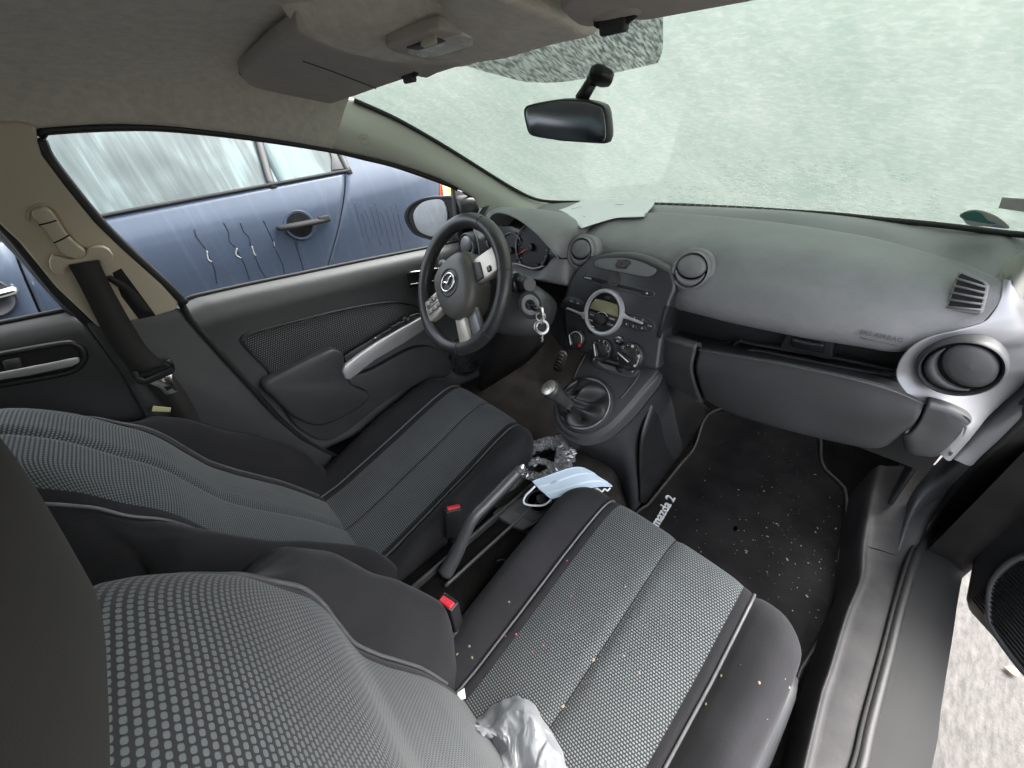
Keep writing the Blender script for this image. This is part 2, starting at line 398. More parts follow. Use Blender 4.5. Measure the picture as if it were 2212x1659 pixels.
# ================================================================ body of the car
body = thing('small_car', 'small car seen from inside, with cloth roof lining, pale pillars and fogged windscreen', 'car', (0, 0, .2))
winL = np.array([at(x, y, X=-.58) for x, y in ((100, 275), (300, 268), (450, 280), (600, 300), (719, 320))])
def roofline(side):
    L0 = np.vstack([[(-.575, -1.9, 1.25), (-.58, -1.4, 1.315), (-.58, -.95, 1.34)], winL]); L0 = L0[np.argsort(L0[:, 1])]
    L = [L0 + V(-.03, 0, .012), L0,
         [(-.545, -1.9, 1.29), (-.545, -1.2, 1.36), (-.545, -.75, 1.378), (-.545, -.45, 1.372), (-.54, -.2, 1.352), (-.538, -.075, 1.338)],
         [(-.47, -1.9, 1.32), (-.47, -1.2, 1.385), (-.47, -.75, 1.402), (-.47, -.4, 1.398), (-.47, -.2, 1.382), (-.47, -.055, 1.365)],
         [(-.27, -1.9, 1.33), (-.27, -1.2, 1.40), (-.27, -.75, 1.42), (-.27, -.4, 1.42), (-.27, -.2, 1.405), (-.27, -.01, 1.386)],
         [(0, -1.9, 1.335), (0, -1.2, 1.405), (0, -.75, 1.427), (0, -.4, 1.428), (0, -.2, 1.408), (0, .015, 1.390)]]
    return [np.array(l) for l in L]
rl = roofline(-1); rr = [l * V(-1, 1, 1) for l in rl[-2::-1]]
G = loft(rl + rr, 44, 5)
mkgrid('headliner', G, M_head, body)
mkgrid('roof_panel', G + V(0, 0, .035), M_paint, body)
# bulge in the middle of the roof lining that carries the lamp
E1 = np.array([at(x, y, X=X) for x, y, X in ((520, -90, -.14), (590, -10, -.145), (645, 60, -.15), (700, 95, -.155), (760, 115, -.158), (830, 129, -.158), (900, 136, -.152), (1005, 137, -.13))])
E2 = np.array([at(x, y, X=X) for x, y, X in ((640, -90, -.09), (700, -10, -.095), (745, 52, -.10), (790, 80, -.105), (840, 98, -.107), (890, 115, -.107), (950, 125, -.10), (1030, 131, -.09))]) + V(0, 0, -.002)
E3 = np.array([at(x, y, X=X) for x, y, X in ((900, -90, .03), (930, -20, .02), (945, 30, .01), (960, 62, .0), (985, 88, -.005), (1015, 105, -.005), (1050, 118, -.002), (1105, 121, .0))])
E4 = E2 * V(-1, 1, 1); E5 = E1 * V(-1, 1, 1)
ef = lambda E: np.vstack([E, E[-1] + V(0, .035, .03)])
console = mkgrid('roof_console', loft([ef(E1) + V(.012, 0, .03), ef(E1), ef(E2), ef(E3), ef(E4), ef(E5), ef(E5) + V(-.012, 0, .03)], 50, 8), M_head, body)

# windscreen
def glassY(X, Z):
    t = (Z - .985) / .375
    return .72 - .67 * t - .35 * X * X + .05 * 4 * t * (1 - t) * .5
def Fglass(p): return p[1] - glassY(p[0], p[2])
G = np.array([[(x * (1 - .10 * t), glassY(x * (1 - .1 * t), .965 + .405 * t), .965 + .405 * t) for x in np.linspace(-.66, .70, 36)] for t in np.linspace(0, 1.12, 24)])
ws = mkgrid('windscreen', G, M_fog, body, label='fogged windscreen streaked with condensation')
# printed dot band behind the mirror
def frit_mat():
    m = bpy.data.materials.new('dotted_print'); m.use_nodes = True; nt = m.node_tree; N = nt.nodes.new; L = nt.links.new
    b = nt.nodes['Principled BSDF']; b.inputs['Base Color'].default_value = (.05, .055, .05, 1); b.inputs['Roughness'].default_value = .5
    tc = N('ShaderNodeTexCoord'); n = N('ShaderNodeTexNoise'); n.inputs['Scale'].default_value = 420; n.inputs['Detail'].default_value = 2
    mp = N('ShaderNodeMapping'); mp.inputs['Scale'].default_value = (.6, .16, .16); L(tc.outputs['Object'], mp.inputs[0]); L(mp.outputs[0], n.inputs['Vector'])
    lt = N('ShaderNodeMapRange'); lt.inputs['From Min'].default_value = .40; lt.inputs['From Max'].default_value = .66; lt.inputs['To Min'].default_value = .84; lt.inputs['To Max'].default_value = .36; L(n.outputs['Fac'], lt.inputs[0])
    tr = N('ShaderNodeBsdfTransparent'); mx = N('ShaderNodeMixShader'); L(lt.outputs[0], mx.inputs[0]); L(tr.outputs[0], mx.inputs[1]); L(b.outputs[0], mx.inputs[2]); L(mx.outputs[0], nt.nodes['Material Output'].inputs[0])
    return m
off = V(0, -.004, -.006)
def onglass(px, py): return hit(px, py, Fglass) + off
left = [onglass(*p) for p in ((1000, 110), (1010, 134), (1090, 155), (1163, 174))]
FR = loft([[onglass(940, 60), onglass(1000, 60), onglass(1150, 50), onglass(1300, 30), onglass(1437, 10)],
           [onglass(985, 115), onglass(1060, 105), onglass(1180, 95), onglass(1320, 75), onglass(1437, 55)],
           [onglass(1018, 136), onglass(1075, 145), onglass(1200, 140), onglass(1330, 118), onglass(1435, 98)],
           [onglass(1095, 158), onglass(1140, 168), onglass(1215, 168), onglass(1330, 147), onglass(1425, 125)]], 16, 4)
mkgrid('sunshade_print', FR, frit_mat(), ws)
M_teal = mat('teal_print', (.06, .30, .25), .5); M_lblue = mat('pale_blue_print', (.45, .50, .75), .5)
def ongl(px, py, d): return hit(px, py, Fglass) + V(0, -.0045, -.0065) * d
gnn = unit((0, -.47, -.88))
stk = thing('windscreen_sticker', 'round white and teal sticker inside the lower right corner of the windscreen', 'sticker', ongl(2130, 466, 1))
prism('sticker_disc', cr([ongl(x, y, 1) for x, y in ((2078, 455), (2093, 447), (2111, 443.5), (2132, 447), (2161, 459), (2186, 480), (2176, 484), (2140, 480), (2099, 477), (2086, 465))], 40, True), gnn, .0008, M_white, stk, 0)
prism('teal_segment', [ongl(x, y, 1.15) for x, y in ((2080, 455), (2092, 448), (2111, 445), (2126, 450), (2133, 458), (2140, 466), (2158, 472), (2140, 472), (2111, 467), (2092, 464))], gnn, .0006, M_teal, stk, 0)
prism('blue_bar', [ongl(x, y, 1.15) for x, y in ((2149, 475), (2169, 477), (2171, 480.5), (2151, 479))], gnn, .0006, M_lblue, stk, 0)
stk2 = prism('windscreen_sticker', [ongl(x, y, 1) for x, y in ((2163, 438.5), (2171, 416), (2212, 418), (2260, 421), (2258, 452), (2212, 446))], gnn, .0008, M_white, None, 0)
tag(stk2, 'plain white sticker at the right edge of the windscreen, above the round one', 'sticker')
# black edge of the glass
edge = [(768, 213), (859, 254), (964, 314), (1069, 380), (1121, 411), (1156, 427), (1190, 433), (1240, 434), (1330, 436), (1450, 439), (1650, 449), (1800, 459), (1900, 469), (2000, 478), (2100, 489), (2180, 499), (2260, 505)]
P = np.array([hit(x, y, Fglass) for x, y in edge]) + V(0, -.004, -.003)
tube('glass_seal', P, .0055, M_rubber, body, 8, 90)

# A pillar trims
lo = [at(x, y, X=X) for x, y, X in ((719, 318, -.578), (790, 335, -.582), (859, 353, -.588), (957, 388, -.596), (1020, 423, -.602), (1037, 444, -.604), (1044, 475, -.605), (1046, 520, -.605))]
up = np.array([hit(x, y, Fglass) for x, y in ((768, 215), (859, 255), (964, 315), (1069, 381), (1121, 413), (1156, 430), (1184, 436), (1215, 440))]) + V(0, -.006, -.006)
lo = np.array(lo); lo = np.vstack([lo[0] - (lo[1] - lo[0]) * .25 + V(-.01, 0, .01), lo]); up = np.vstack([up[0] - (up[1] - up[0]) * .35 + V(0, 0, .012), up]); mid = .5 * (lo + up) + V(.014, -.012, -.004)
GA = loft([lo + V(-.02, .01, .0), lo, mid, up, up + V(0, .02, 0)], 40, 6)
ap = mkgrid('pillar_trim', GA, M_creamA, body, label='pale front pillar trim beside the windscreen')
GR = GA * V(-1, 1, 1)
mkgrid('pillar_trim', GR[:, 20:], M_creamA, body)
# embossed airbag mark on the pillar trim
n = unit(CC - at(788, 302, X=-.565)); pc = at(788, 302, X=-.566); u_, v_, _ = basis(n)
ov = [pc + .0105 * math.copysign(abs(math.cos(a)) ** .6, math.cos(a)) * u_ + .011 * math.copysign(abs(math.sin(a)) ** .6, math.sin(a)) * v_ for a in np.linspace(0, 2 * math.pi, 28, endpoint=False)]
tube('airbag_mark', ov, .0006, M_cream, ap, 5, None, True)
text('airbag_text', 'SRS', pc + v_ * .002, u_, v_, .009, M_cream, ap, .0003)
# right end of the windscreen: foot of the other pillar
pr_ = [(2161, 503), (2176, 530), (2186, 560), (2192, 590), (2203, 625), (2216, 660)]
A0 = np.array([at(x, y, X=X) for (x, y), X in zip(pr_, (.60, .612, .62, .628, .634, .638))])
A0 = np.array([at(x, y, Y=Y) for (x, y), Y in zip(pr_, (.58, .54, .49, .44, .39, .34))])
mkgrid('pillar_foot', loft([A0 + V(-.004, .05, -.01), A0, A0 + V(.03, .0, .02), A0 + V(.08, .02, .06)], 24, 5), M_creamA, body)

# B pillar, upper cream trim
bn = unit((1, -.06, -.21)); bp0 = V(-.655, -.58, .95)
def onB(px, py, d=0.0): return onp(px, py, bp0 + bn * d, bn)
def onL(px, py, d=0.0): return at(px, py, X=-.642 + d)
outl = [(-70, 262), (40, 264), (76, 272), (80, 300), (91, 336), (140, 402), (205, 482), (266, 541), (350, 616), (384, 654), (386, 664), (378, 672), (338, 683), (225, 706), (213, 709), (122, 623), (42, 525), (0, 486), (-70, 415)]
bpu = prism('pillar_trim', [onB(*p, .012) for p in outl], bn, .03, M_cream, body, .007, 'cream centre pillar trim', 3)
# lower dark trim
outl = [(386, 664), (405, 690), (455, 749), (525, 826), (595, 903), (650, 948), (720, 985), (700, 1040), (560, 1080), (420, 1040), (330, 930), (270, 820), (222, 752), (176, 690), (213, 700)]
bpl = prism('pillar_trim', [onL(x, y, .0) for x, y in outl], (1, 0, 0), .03, M_plast2, body, .010, 'dark lower centre pillar trim', 3)
tube('trim_gap', cr([at(x, y, X=-.650) for x, y in ((390, 652), (412, 690), (463, 749), (535, 828), (606, 906), (662, 952), (735, 990))], 40), .0075, M_dark, body, 8)
# belt slot
prism('belt_slot', [onB(x, y, .0135) for x, y in ((243, 590), (262, 580), (337, 682), (300, 690), (262, 640))], bn, .004, M_dark, bpu, .001)
# dark strips between pillar trim and glass
P = [onB(x, y, .0) for x, y in ((84, 300), (100, 336), (150, 402), (215, 480), (277, 541), (360, 616), (398, 655))]
tube('door_seal', P, .010, M_rubber, body, 8, 40)
P = [onB(x, y, -.004) for x, y in ((-60, 420), (0, 480), (42, 527), (122, 628), (200, 705))]
tube('door_seal', P, .010, M_rubber, body, 8, 40)
# adjuster cover with grooves, anchor loop
def onBp(px, py, d): return onB(px, py, d)
cov = [(67, 462), (78, 453), (98, 451), (112, 460), (124, 478), (150, 515), (183, 543), (184, 552), (172, 560), (155, 558), (136, 549), (122, 530), (100, 500), (80, 478)]
ac = thing('belt_anchor', 'cream seat belt height adjuster and guide loop on the centre pillar', 'belt guide', onB(130, 505, .012))
prism('cover', [onB(x, y, .032) for x, y in cov], bn, .024, M_cream, ac, .006, None, 3, 40)
tube('recess_rim', [onB(x, y, .013) for x, y in ((60, 478), (62, 458), (80, 444), (104, 444), (122, 455), (150, 500), (180, 530), (215, 540))], .0025, M_cream, ac, 6, 40)
for a, b in (((84, 486), (122, 476)), ((116, 525), (150, 508))):
    tube('groove', [onB(*a, .0318), onB((a[0] + b[0]) / 2, (a[1] + b[1]) / 2 + 1, .033), onB(*b, .0318)], .0012, M_dark, ac, 5, 8)
loop = [(112, 553), (106, 566), (108, 580), (118, 592), (135, 597), (140, 590), (140, 582), (146, 577), (185, 566), (210, 561), (216, 565), (217, 578), (232, 576), (243, 566), (245, 552), (236, 540), (222, 533), (205, 534), (190, 540), (182, 556), (150, 562), (128, 556)]
prism('loop_plate', [onB(x, y, .030) for x, y in loop], bn, .012, M_cream, ac, .004, None, 3)
# belt webbing: from the loop down to the seat side, tongue hanging on it
sb = thing('seat_belt', 'black driver seat belt hanging down the centre pillar with its metal tongue', 'seat belt', onB(300, 800, .03))
c0 = [(178, 568), (205, 620), (240, 690), (275, 750), (318, 812)]
cl = [(147, 572), (176, 625), (215, 702), (250, 760), (291, 812)]; crr = [(213, 563), (240, 618), (280, 690), (318, 750), (361, 791)]
wd = lambda L_: [onB(x, y, .034 + .026 * k / 29) for k, (x, y) in enumerate(cr(L_, 30))]
mkgrid('webbing', np.array([wd(cl), wd([((a[0] + b[0]) / 2, (a[1] + b[1]) / 2) for a, b in zip(cl, crr)]), wd(crr)]), M_web, sb, .0012, uvs=True)
cl2 = [(297, 812), (335, 850), (365, 885), (385, 920)]; cr2 = [(362, 796), (395, 838), (420, 880), (436, 920)]
mkgrid('webbing', np.array([[onL(x, y, .022) for x, y in cr(cl2, 20)], [onL(x, y, .022) for x, y in cr(cr2, 20)]]), M_web, sb, .0012, uvs=True)
cl3 = [(222, 600), (260, 625), (300, 672)]; cr3 = [(240, 595), (288, 625), (335, 680)]
mkgrid('webbing', np.array([[onB(x, y, .020) for x, y in cr(cl3, 12)], [onB(x, y, .020) for x, y in cr(cr3, 12)]]), M_web, sb, .0012)
prism('tongue_head', [onL(x, y, 0.039999999999999994) for x, y in ((285, 806), (292, 802), (300, 803), (302, 815), (312, 819), (348, 803), (367, 795), (369, 789), (356, 785), (355, 779), (366, 777), (376, 785), (379, 798), (374, 808), (340, 822), (318, 832), (302, 832), (293, 822))], (1, 0, 0), .012, M_black, sb, .003, None, 3)
tg = prism('tongue', [onL(x, y, 0.037000000000000005) for x, y in ((322, 829), (345, 820), (372, 808), (373, 822), (384, 840), (383, 847), (364, 853), (357, 852), (344, 838))], (1, 0, 0), .003, M_chrome, sb, .0008)
prism('tongue_slot', [onL(x, y, 0.037599999999999995) for x, y in ((354, 836), (368, 832), (374, 838), (361, 844))], (1, 0, 0), .0012, M_dark, tg, .0003)
ytab = prism('yellow_tab', [onL(x, y, 0.040999999999999995) for x, y in ((331, 877), (370, 881), (368, 890), (328, 889))], (1, 0, 0), .003, M_yell, None, .001)
tag(ytab, 'small pale yellow tab sticking up behind the driver backrest', 'tab')

# back of the cabin: misted rear window, tailgate lining and rear bench, out of the picture but mirrored
mkgrid('rear_window', np.array([[(x * .55, -1.92 - .10 * (1.33 - z), z) for x in np.linspace(-1, 1, 8)] for z in np.linspace(.90, 1.335, 6)]), M_fog, body)
mkgrid('tailgate_lining', np.array([[(x * .62, -1.95, z) for x in np.linspace(-1, 1, 6)] for z in (.3, .6, .90)]), M_plast2, body)
box('rear_bench', (0, -1.28, .42), (1.2, .5, .16), M_fab, body, None, .05, 3); box('rear_bench', (0, -1.56, .63), (1.2, .16, .44), M_fab, body, None, .05, 3)

# floor
def floor_z(x, y):
    tun = sm(abs(x), [0, .09, .15, .20], [.145, .13, .03, 0]); toe = sm(y, [-2, .45, .62, .9, 1.2], [0, 0, .06, .40, .70])
    sl = sm(abs(x), [.60, .66, .70], [0, .03, .10])
    return .235 + max(tun * (1 if y < .3 else max(0, 1 - (y - .3) / .3)), toe) + sl
G = np.array([[(x, y, float(floor_z(x, y))) for x in np.linspace(-.70, .70, 60)] for y in np.linspace(-1.5, 1.05, 60)])
mkgrid('floor_carpet', G, M_carpet, body)
tc_ = [(x, y, float(floor_z(x, y)) + .006) for x in np.linspace(-.16, .22, 2) for y in (0, 1)]
Gt = np.array([[(x, y, float(floor_z(x, y)) + .005) for x in np.linspace(-.13, .155, 20)] for y in np.linspace(-.2, .25, 24)])
mkgrid('tunnel_carpet', Gt, M_tunnel, body)
# firewall below the dash
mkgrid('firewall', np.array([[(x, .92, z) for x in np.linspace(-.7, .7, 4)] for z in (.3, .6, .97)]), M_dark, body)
for sx_, y0_ in ((-1, .21), (1, .46)):
    mkgrid('kick_panel', np.array([[(sx_ * x, y, z) for y in (y0_, .6, .93)] for x, z in (((.66, .22), (.64, .34), (.632, .6), (.635, .80)) if sx_ < 0 else ((.69, .22), (.665, .34), (.655, .6), (.66, .93)))]), M_black, body, .01)
# sill on the open side
inn = [(1715, 1720), (1729, 1652), (1767, 1495), (1781, 1456), (1820, 1330), (1851, 1253), (1855, 1180), (1872, 1078), (1890, 1010)]
out_ = [(1835, 1740), (1855, 1652), (1872, 1568), (1911, 1418), (1939, 1306), (1968, 1214), (2000, 1132), (2040, 1068), (2090, 1005)]
I3 = np.array([at(x, y, Z=z) for (x, y), z in zip(inn, (.36, .36, .36, .36, .36, .36, .362, .38, .41))])
O3 = np.array([at(x, y, Z=z) for (x, y), z in zip(out_, (.372, .372, .372, .372, .372, .376, .41, .46, .53))])
sp = mkgrid('sill_plate', loft([I3 + V(-.012, 0, -.12), I3, V(0, 0, .003) + .8 * I3 + .2 * O3, V(0, 0, .004) + .2 * I3 + .8 * O3, O3, O3 + V(.008, 0, -.03)], 50, 6), M_sill, body)
# upright trim above the sill, in front
kin = [(1936, 1202), (1968, 1106), (1992, 1060), (2030, 1016), (2056, 988), (2075, 972)]
K = np.array([at(x, y, Z=z) for (x, y), z in zip(kin, (.372, .42, .47, .53, .58, .62))])
ko = [(1966, 1214), (2000, 1132), (2040, 1068), (2075, 1030), (2100, 1004), (2120, 985)]
KO = np.array([at(x, y, X=X) for (x, y), X in zip(ko, (.745, .74, .735, .73, .725, .72))])
mkgrid('sill_trim', loft([K + V(-.01, .01, -.01), K + V(0, 0, .006), .5 * (K + KO) + V(-.004, -.01, .006), KO], 30, 5), M_plast2, body)
tube('panel_joint', [I3[6] + V(0, 0, .0045), (.6 * I3[6] + .4 * O3[5]) + V(0, 0, .009), O3[5] + V(0, 0, .003)], .0011, M_dark, sp, 5, 12)
# door seal along the opening
ds = [(1838, 1730), (1862, 1652), (1880, 1568), (1919, 1418), (1947, 1306), (1980, 1200), (2016, 1120), (2070, 1045), (2120, 990), (2170, 940), (2225, 885), (2300, 800)]
DS = np.array([at(x, y, X=X) for (x, y), X in zip(ds, (.757, .757, .757, .757, .757, .755, .752, .742, .732, .722, .712, .70))])
DS[:6] = [at(x, y, Z=z) for (x, y), z in zip(ds[:6], (.374, .374, .374, .374, .376, .385))]
tube('door_seal', DS, .0085, M_rubber, body, 10, 90)
tube('seal_lip', DS + V(-.011, .004, .004), .0035, M_dark, body, 6, 90)
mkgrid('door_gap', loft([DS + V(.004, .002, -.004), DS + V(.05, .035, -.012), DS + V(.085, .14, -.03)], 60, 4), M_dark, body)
# outer black sill and its lit lower edge, painted as a pale strip
so = [(1949, 1720), (1958, 1640), (1990, 1430), (2012, 1300), (2018, 1290)]
S3 = np.array([at(x, y, Z=.24) for x, y in so]); S3 = np.array([(.835 + 0 * p[0], p[1], .24) for p in S3])
ysil = np.linspace(-.7, .55, 30)
edgeX = [at(x, y, Z=.24) for x, y in ((1949, 1638), (2017, 1295))]
print('sill edge', edgeX)
def exx(y): return np.interp(y, [edgeX[0][1], edgeX[1][1]], [edgeX[0][0], edgeX[1][0]])
SG = [[(.757, y, .368) for y in ysil], [(.775, y, .352) for y in ysil], [(exx(y) - .055, y, .335) for y in ysil], [(exx(y) - .028, y, .295) for y in ysil], [(exx(y), y, .245) for y in ysil], [(exx(y) - .06, y, .20) for y in ysil]]
mkgrid('outer_sill', loft(SG, 30, 5), M_paint, body, face=(2, 0, 1))
tube('lit_sill_edge', [(exx(y) + .002, y, .243) for y in ysil], .0055, M_sillw, body, 6, 40)
# hinge pillar in the door shut
HP = [[(.755, .40, z), (.83, .42, z), (.835, .55, z), (.80, .70, z)] for z in (.22, .5, .8, 1.05)]
mkgrid('hinge_pillar', loft([np.array(h) for h in HP], 20, 4), M_paint, body, face=(2, 0, 1))
hx = at(2095, 1110, Y=.44)
prism('rubber_pad', [onp(x, y, (0, .40, 0), (.25, -1, 0)) for x, y in ((2022, 1120), (2085, 1030), (2110, 1062), (2042, 1155), (2034, 1163), (2024, 1158))], (.25, -1, 0), .012, M_black, body, .003)
prism('rubber_pad', [onp(x, y, (0, .40, 0), (.25, -1, 0)) for x, y in ((2020, 1268), (2050, 1195), (2088, 1218), (2082, 1232), (2030, 1262))], (.25, -1, 0), .012, M_plast2, body, .003)
tube('door_check', [onp(x, y, (0, .41, 0), (.25, -1, 0)) for x, y in ((2092, 1036), (2112, 1052), (2135, 1068), (2165, 1092))], .006, M_steel, body, 6, 12, flat=.5)
rq = subthing('door', 'closed rear door on the passenger side', body, (.68, -1.1, .55))  # unseen door and pillar, added to block light from the rear right
mkgrid('trim_panel', np.array([[(.69 - dx, y, z) for y in np.linspace(-1.75, -.78, 10)] for dx, z in ((.03, .97), (.0, .95), (-.0, .7), (.0, .3))]), M_plast, rq, .02)
mkgrid('window_pane', np.array([[(.70 - (z - .96) * .30, y, z) for y in np.linspace(-1.75, -.80, 6)] for z in (.96, 1.15, 1.33)]), M_fog, rq)
mkgrid('pillar_trim', np.array([[(.665 - max(0, z - .95) * .21 + dx, y, z) for dx, y in ((.03, -.80), (0, -.79), (0, -.70), (.05, -.69))] for z in (.3, .6, .95, 1.15, 1.34)]), M_cream, body, face=(0, -.7, 1))
# outer skin on the driver side, seen by the neighbour's paint
mkgrid('outer_skin', loft([[(-.74, y, .86) for y in (-1.9, 0, .9)], [(-.83, y, .80) for y in (-1.9, 0, .9)], [(-.84, y, .6) for y in (-1.9, 0, .9)], [(-.80, y, .22) for y in (-1.9, 0, .9)]], 12, 4), M_paint, body, face=(-3, 0, 1))

# ================================================================ blue car parked alongside
def car_paint():
    m = mat('blue_paint', (.036, .049, .080),   .44, .15, spec=.35, coat=.12, bump=.02, bs=1500)
    nt = m.node_tree; N = nt.nodes.new; L = nt.links.new; b = nt.nodes['Principled BSDF']
    tc = N('ShaderNodeTexCoord')
    mp = N('ShaderNodeMapping'); mp.inputs['Scale'].default_value = (1, 14, .55); mp.inputs['Rotation'].default_value = (.10, 0, 0)
    n = N('ShaderNodeTexNoise'); n.inputs['Scale'].default_value = 3.0; n.inputs['Detail'].default_value = 5; n.inputs['Distortion'].default_value = .5
    L(tc.outputs['Object'], mp.inputs[0]); L(mp.outputs[0], n.inputs['Vector'])
    r = N('ShaderNodeMapRange'); r.inputs['From Min'].default_value = .56; r.inputs['From Max'].default_value = .66; L(n.outputs['Fac'], r.inputs[0])
    mx = N('ShaderNodeMixRGB'); mx.inputs[1].default_value = (.034, .045, .068, 1); mx.inputs[2].default_value = (.039, .051, .076, 1); L(r.outputs[0], mx.inputs[0]); L(mx.outputs[0], b.inputs['Base Color'])
    r2 = N('ShaderNodeMapRange'); r2.inputs['From Min'].default_value = .3; r2.inputs['From Max'].default_value = .7; r2.inputs['To Min'].default_value = .29; r2.inputs['To Max'].default_value = .36; L(n.outputs['Fac'], r2.inputs[0]); L(r2.outputs[0], b.inputs['Roughness'])
    return m
M_blue = car_paint()
def wet_glass():
    m = mat('misted_window', (.30, .38, .385), .45, spec=.25)
    nt = m.node_tree; N = nt.nodes.new; L = nt.links.new; b = nt.nodes['Principled BSDF']; tc = N('ShaderNodeTexCoord')
    def nz(sc_, s, d=3, dist=.4):
        mp = N('ShaderNodeMapping'); mp.inputs['Scale'].default_value = sc_; n = N('ShaderNodeTexNoise'); n.inputs['Scale'].default_value = s; n.inputs['Detail'].default_value = d; n.inputs['Distortion'].default_value = dist
        L(tc.outputs['Object'], mp.inputs[0]); L(mp.outputs[0], n.inputs['Vector']); return n.outputs['Fac']
    a = nz((1, 2.2, 1.3), 1.9, 2, 1.0); s = nz((1, 16, 1.1), 3.4, 4)
    ad = N('ShaderNodeMath'); ad.operation = 'MULTIPLY_ADD'; L(s, ad.inputs[0]); ad.inputs[1].default_value = .45; L(a, ad.inputs[2])
    cr_ = N('ShaderNodeValToRGB'); e = cr_.color_ramp.elements; e[0].position = .52; e[0].color = (.030, .040, .042, 1); e[1].position = .86; e[1].color = (.092, .125, .130, 1)
    e2 = cr_.color_ramp.elements.new(.7); e2.color = (.053, .067, .069, 1)
    L(ad.outputs[0], cr_.inputs[0]); L(cr_.outputs[0], b.inputs['Base Color']); return m
M_wet = wet_glass()
nb = thing('parked_car', 'metallic blue hatchback parked alongside, its windows misted and paint streaked with rain', 'car', (-2.4, -.8, 0))
def nbx(y, z):
    x = sm(z, [.15, .32, .55, .75, .88, .97, 1.04, 1.10, 1.30, 1.44], [-1.86, -1.81, -1.772, -1.738, -1.722, -1.722, -1.741, -1.767, -1.860, -1.935])
    r = max(0, y - .62) / .55; fr = max(0, -2.2 - y) / .7
    return float(x - .30 * r * r - .3 * fr * fr)
def beltz(y): return float(np.interp(y, [-3, -.58, .36, .7], [1.08, 1.101, 1.091, 1.09]))
def nbp(y, z, d=0.0): return V(nbx(y, z) + d, y, z)
ys = np.r_[np.linspace(-3.2, .3365, 60)]; zs = np.r_[.17, .25, .32, .40, .5, .6, .7, .78, .84, .9, .95, 1.0, 1.04, 1.07]
gap = [(745, 371), (746, 386), (742, 437), (728, 507), (710, 570), (690, 640)]
gp = [hit(x, y, lambda p: p[0] - nbx(p[1], p[2]), 1.5, 6) for x, y in gap]; gz = [p[2] for p in gp]; gy = [p[1] for p in gp]
def gapy(z): return float(np.interp(z, gz[::-1], gy[::-1]))
def doorside(y0f, y1f, n, name, lab=None):
    G = []
    for z in list(zs) + [None]:
        row = []
        for t in np.linspace(0, 1, n):
            zz = z if z is not None else None
            y = y0f(z if z is not None else 1.09) + t * (y1f(z if z is not None else 1.09) - y0f(z if z is not None else 1.09))
            zz = z if z is not None else beltz(y) - .001
            row.append(nbp(y, zz))
        G.append(row)
    return mkgrid(name, np.array(G), M_blue, nb, .02, face=(0, 0, 1), label=lab)
g2 = [hit(x, y, lambda p: p[0] - nbx(p[1], p[2]), 1.2, 6) for x, y in ((30, 540), (87, 677), (110, 720))]
def gap2(z): return float(np.interp(z, [g2[2][2], g2[1][2], g2[0][2]], [g2[2][1], g2[1][1], g2[0][1]]))
doorside(lambda z: gap2(z) + .004, lambda z: gapy(z) - .004, 50, 'rear_door')
doorside(lambda z: -2.1, lambda z: gap2(z) - .004, 30, 'front_door')
doorside(lambda z: -3.1, lambda z: -2.108, 20, 'front_wing')
# rear wing and C pillar
G = [[nbp(gapy(z) + .004 + t * (1.5 - gapy(z)), z) for t in np.linspace(0, 1, 40)] for z in list(zs) + [1.09, 1.15, 1.22, 1.3, 1.38, 1.44]]
mkgrid('rear_wing', np.array(G), M_blue, nb, .02, face=(0, 0, 1))
mkgrid('gap_backing', np.array([[nbp(y, z, -.035) for y in np.linspace(-3, 1.2, 40)] for z in zs]), M_dark, nb, face=(0, 0, 1))
# roof and tail so that the car has a body
top = [nbp(y, 1.44) for y in np.linspace(-1.7, 1.1, 12)]
mkgrid('roof', np.array([[p * V(1, 1, 1) + V(-d, 0, h) for p in top] for d, h in ((0, 0), (.12, .05), (.6, .08), (1.1, .05), (1.22, 0))]), M_blue, nb, .02, face=(0, 0, 5))
mkgrid('tailgate', np.array([[(x, 1.32 + .1 * math.sin((x + 1.85) * -2.2), z) for x in np.linspace(-3.2, -2.1, 8)] for z in (.3, .6, .9, 1.2, 1.44)]), M_blue, nb, .02, face=(-2.5, 5, 1))
# glass
yr = at(735, 340, X=-1.80)[1]
def gl(y0, y1, n, nm): return mkgrid(nm, np.array([[nbp(y, z, -.012) for y in np.linspace(y0, y1, n)] for z in np.r_[np.linspace(beltz(0) - .02, 1.42, 14)]]), M_wet, nb, .004, face=(0, 0, 1))
dv = [hit(x, y, lambda p: p[0] - nbx(p[1], p[2]), 1.2, 6) for x, y in ((553, 283), (583, 390))]
def dvy(z): return float(np.interp(z, [dv[1][2], dv[0][2]], [dv[1][1], dv[0][1]]))
gl(-1.2, dvy(1.2) + .01, 30, 'door_window'); gl(dvy(1.2) + .01, yr + .02, 10, 'quarter_window')
gl(-2.2, -1.24, 10, 'front_window')
tube('window_divider', [nbp(dvy(z), z, .001) for z in np.linspace(1.08, 1.42, 10)], .017, M_rubber, nb, 8, 12, flat=.45, nrm=(1, 0, 0))
tube('belt_moulding', [nbp(y, beltz(y), .004) for y in np.linspace(-1.4, yr + .015, 30)], .009, M_grip, nb, 8, None, flat=.8)
tube('window_frame', [nbp(yr + .006 - .15 * max(0, z - 1.25), z, .002) for z in np.linspace(1.075, 1.42, 12)], .016, M_rubber, nb, 8, None, flat=.5, nrm=(1, 0, 0))
prism('corner_blank', [nbp(y, z, -.002) for y, z in ((yr, 1.10), (yr, 1.36), (yr - .07, 1.36), (yr - .03, 1.24), (yr - .045, 1.16), (yr - .075, 1.105))], (1, 0, .35), .006, M_black, nb, .001)
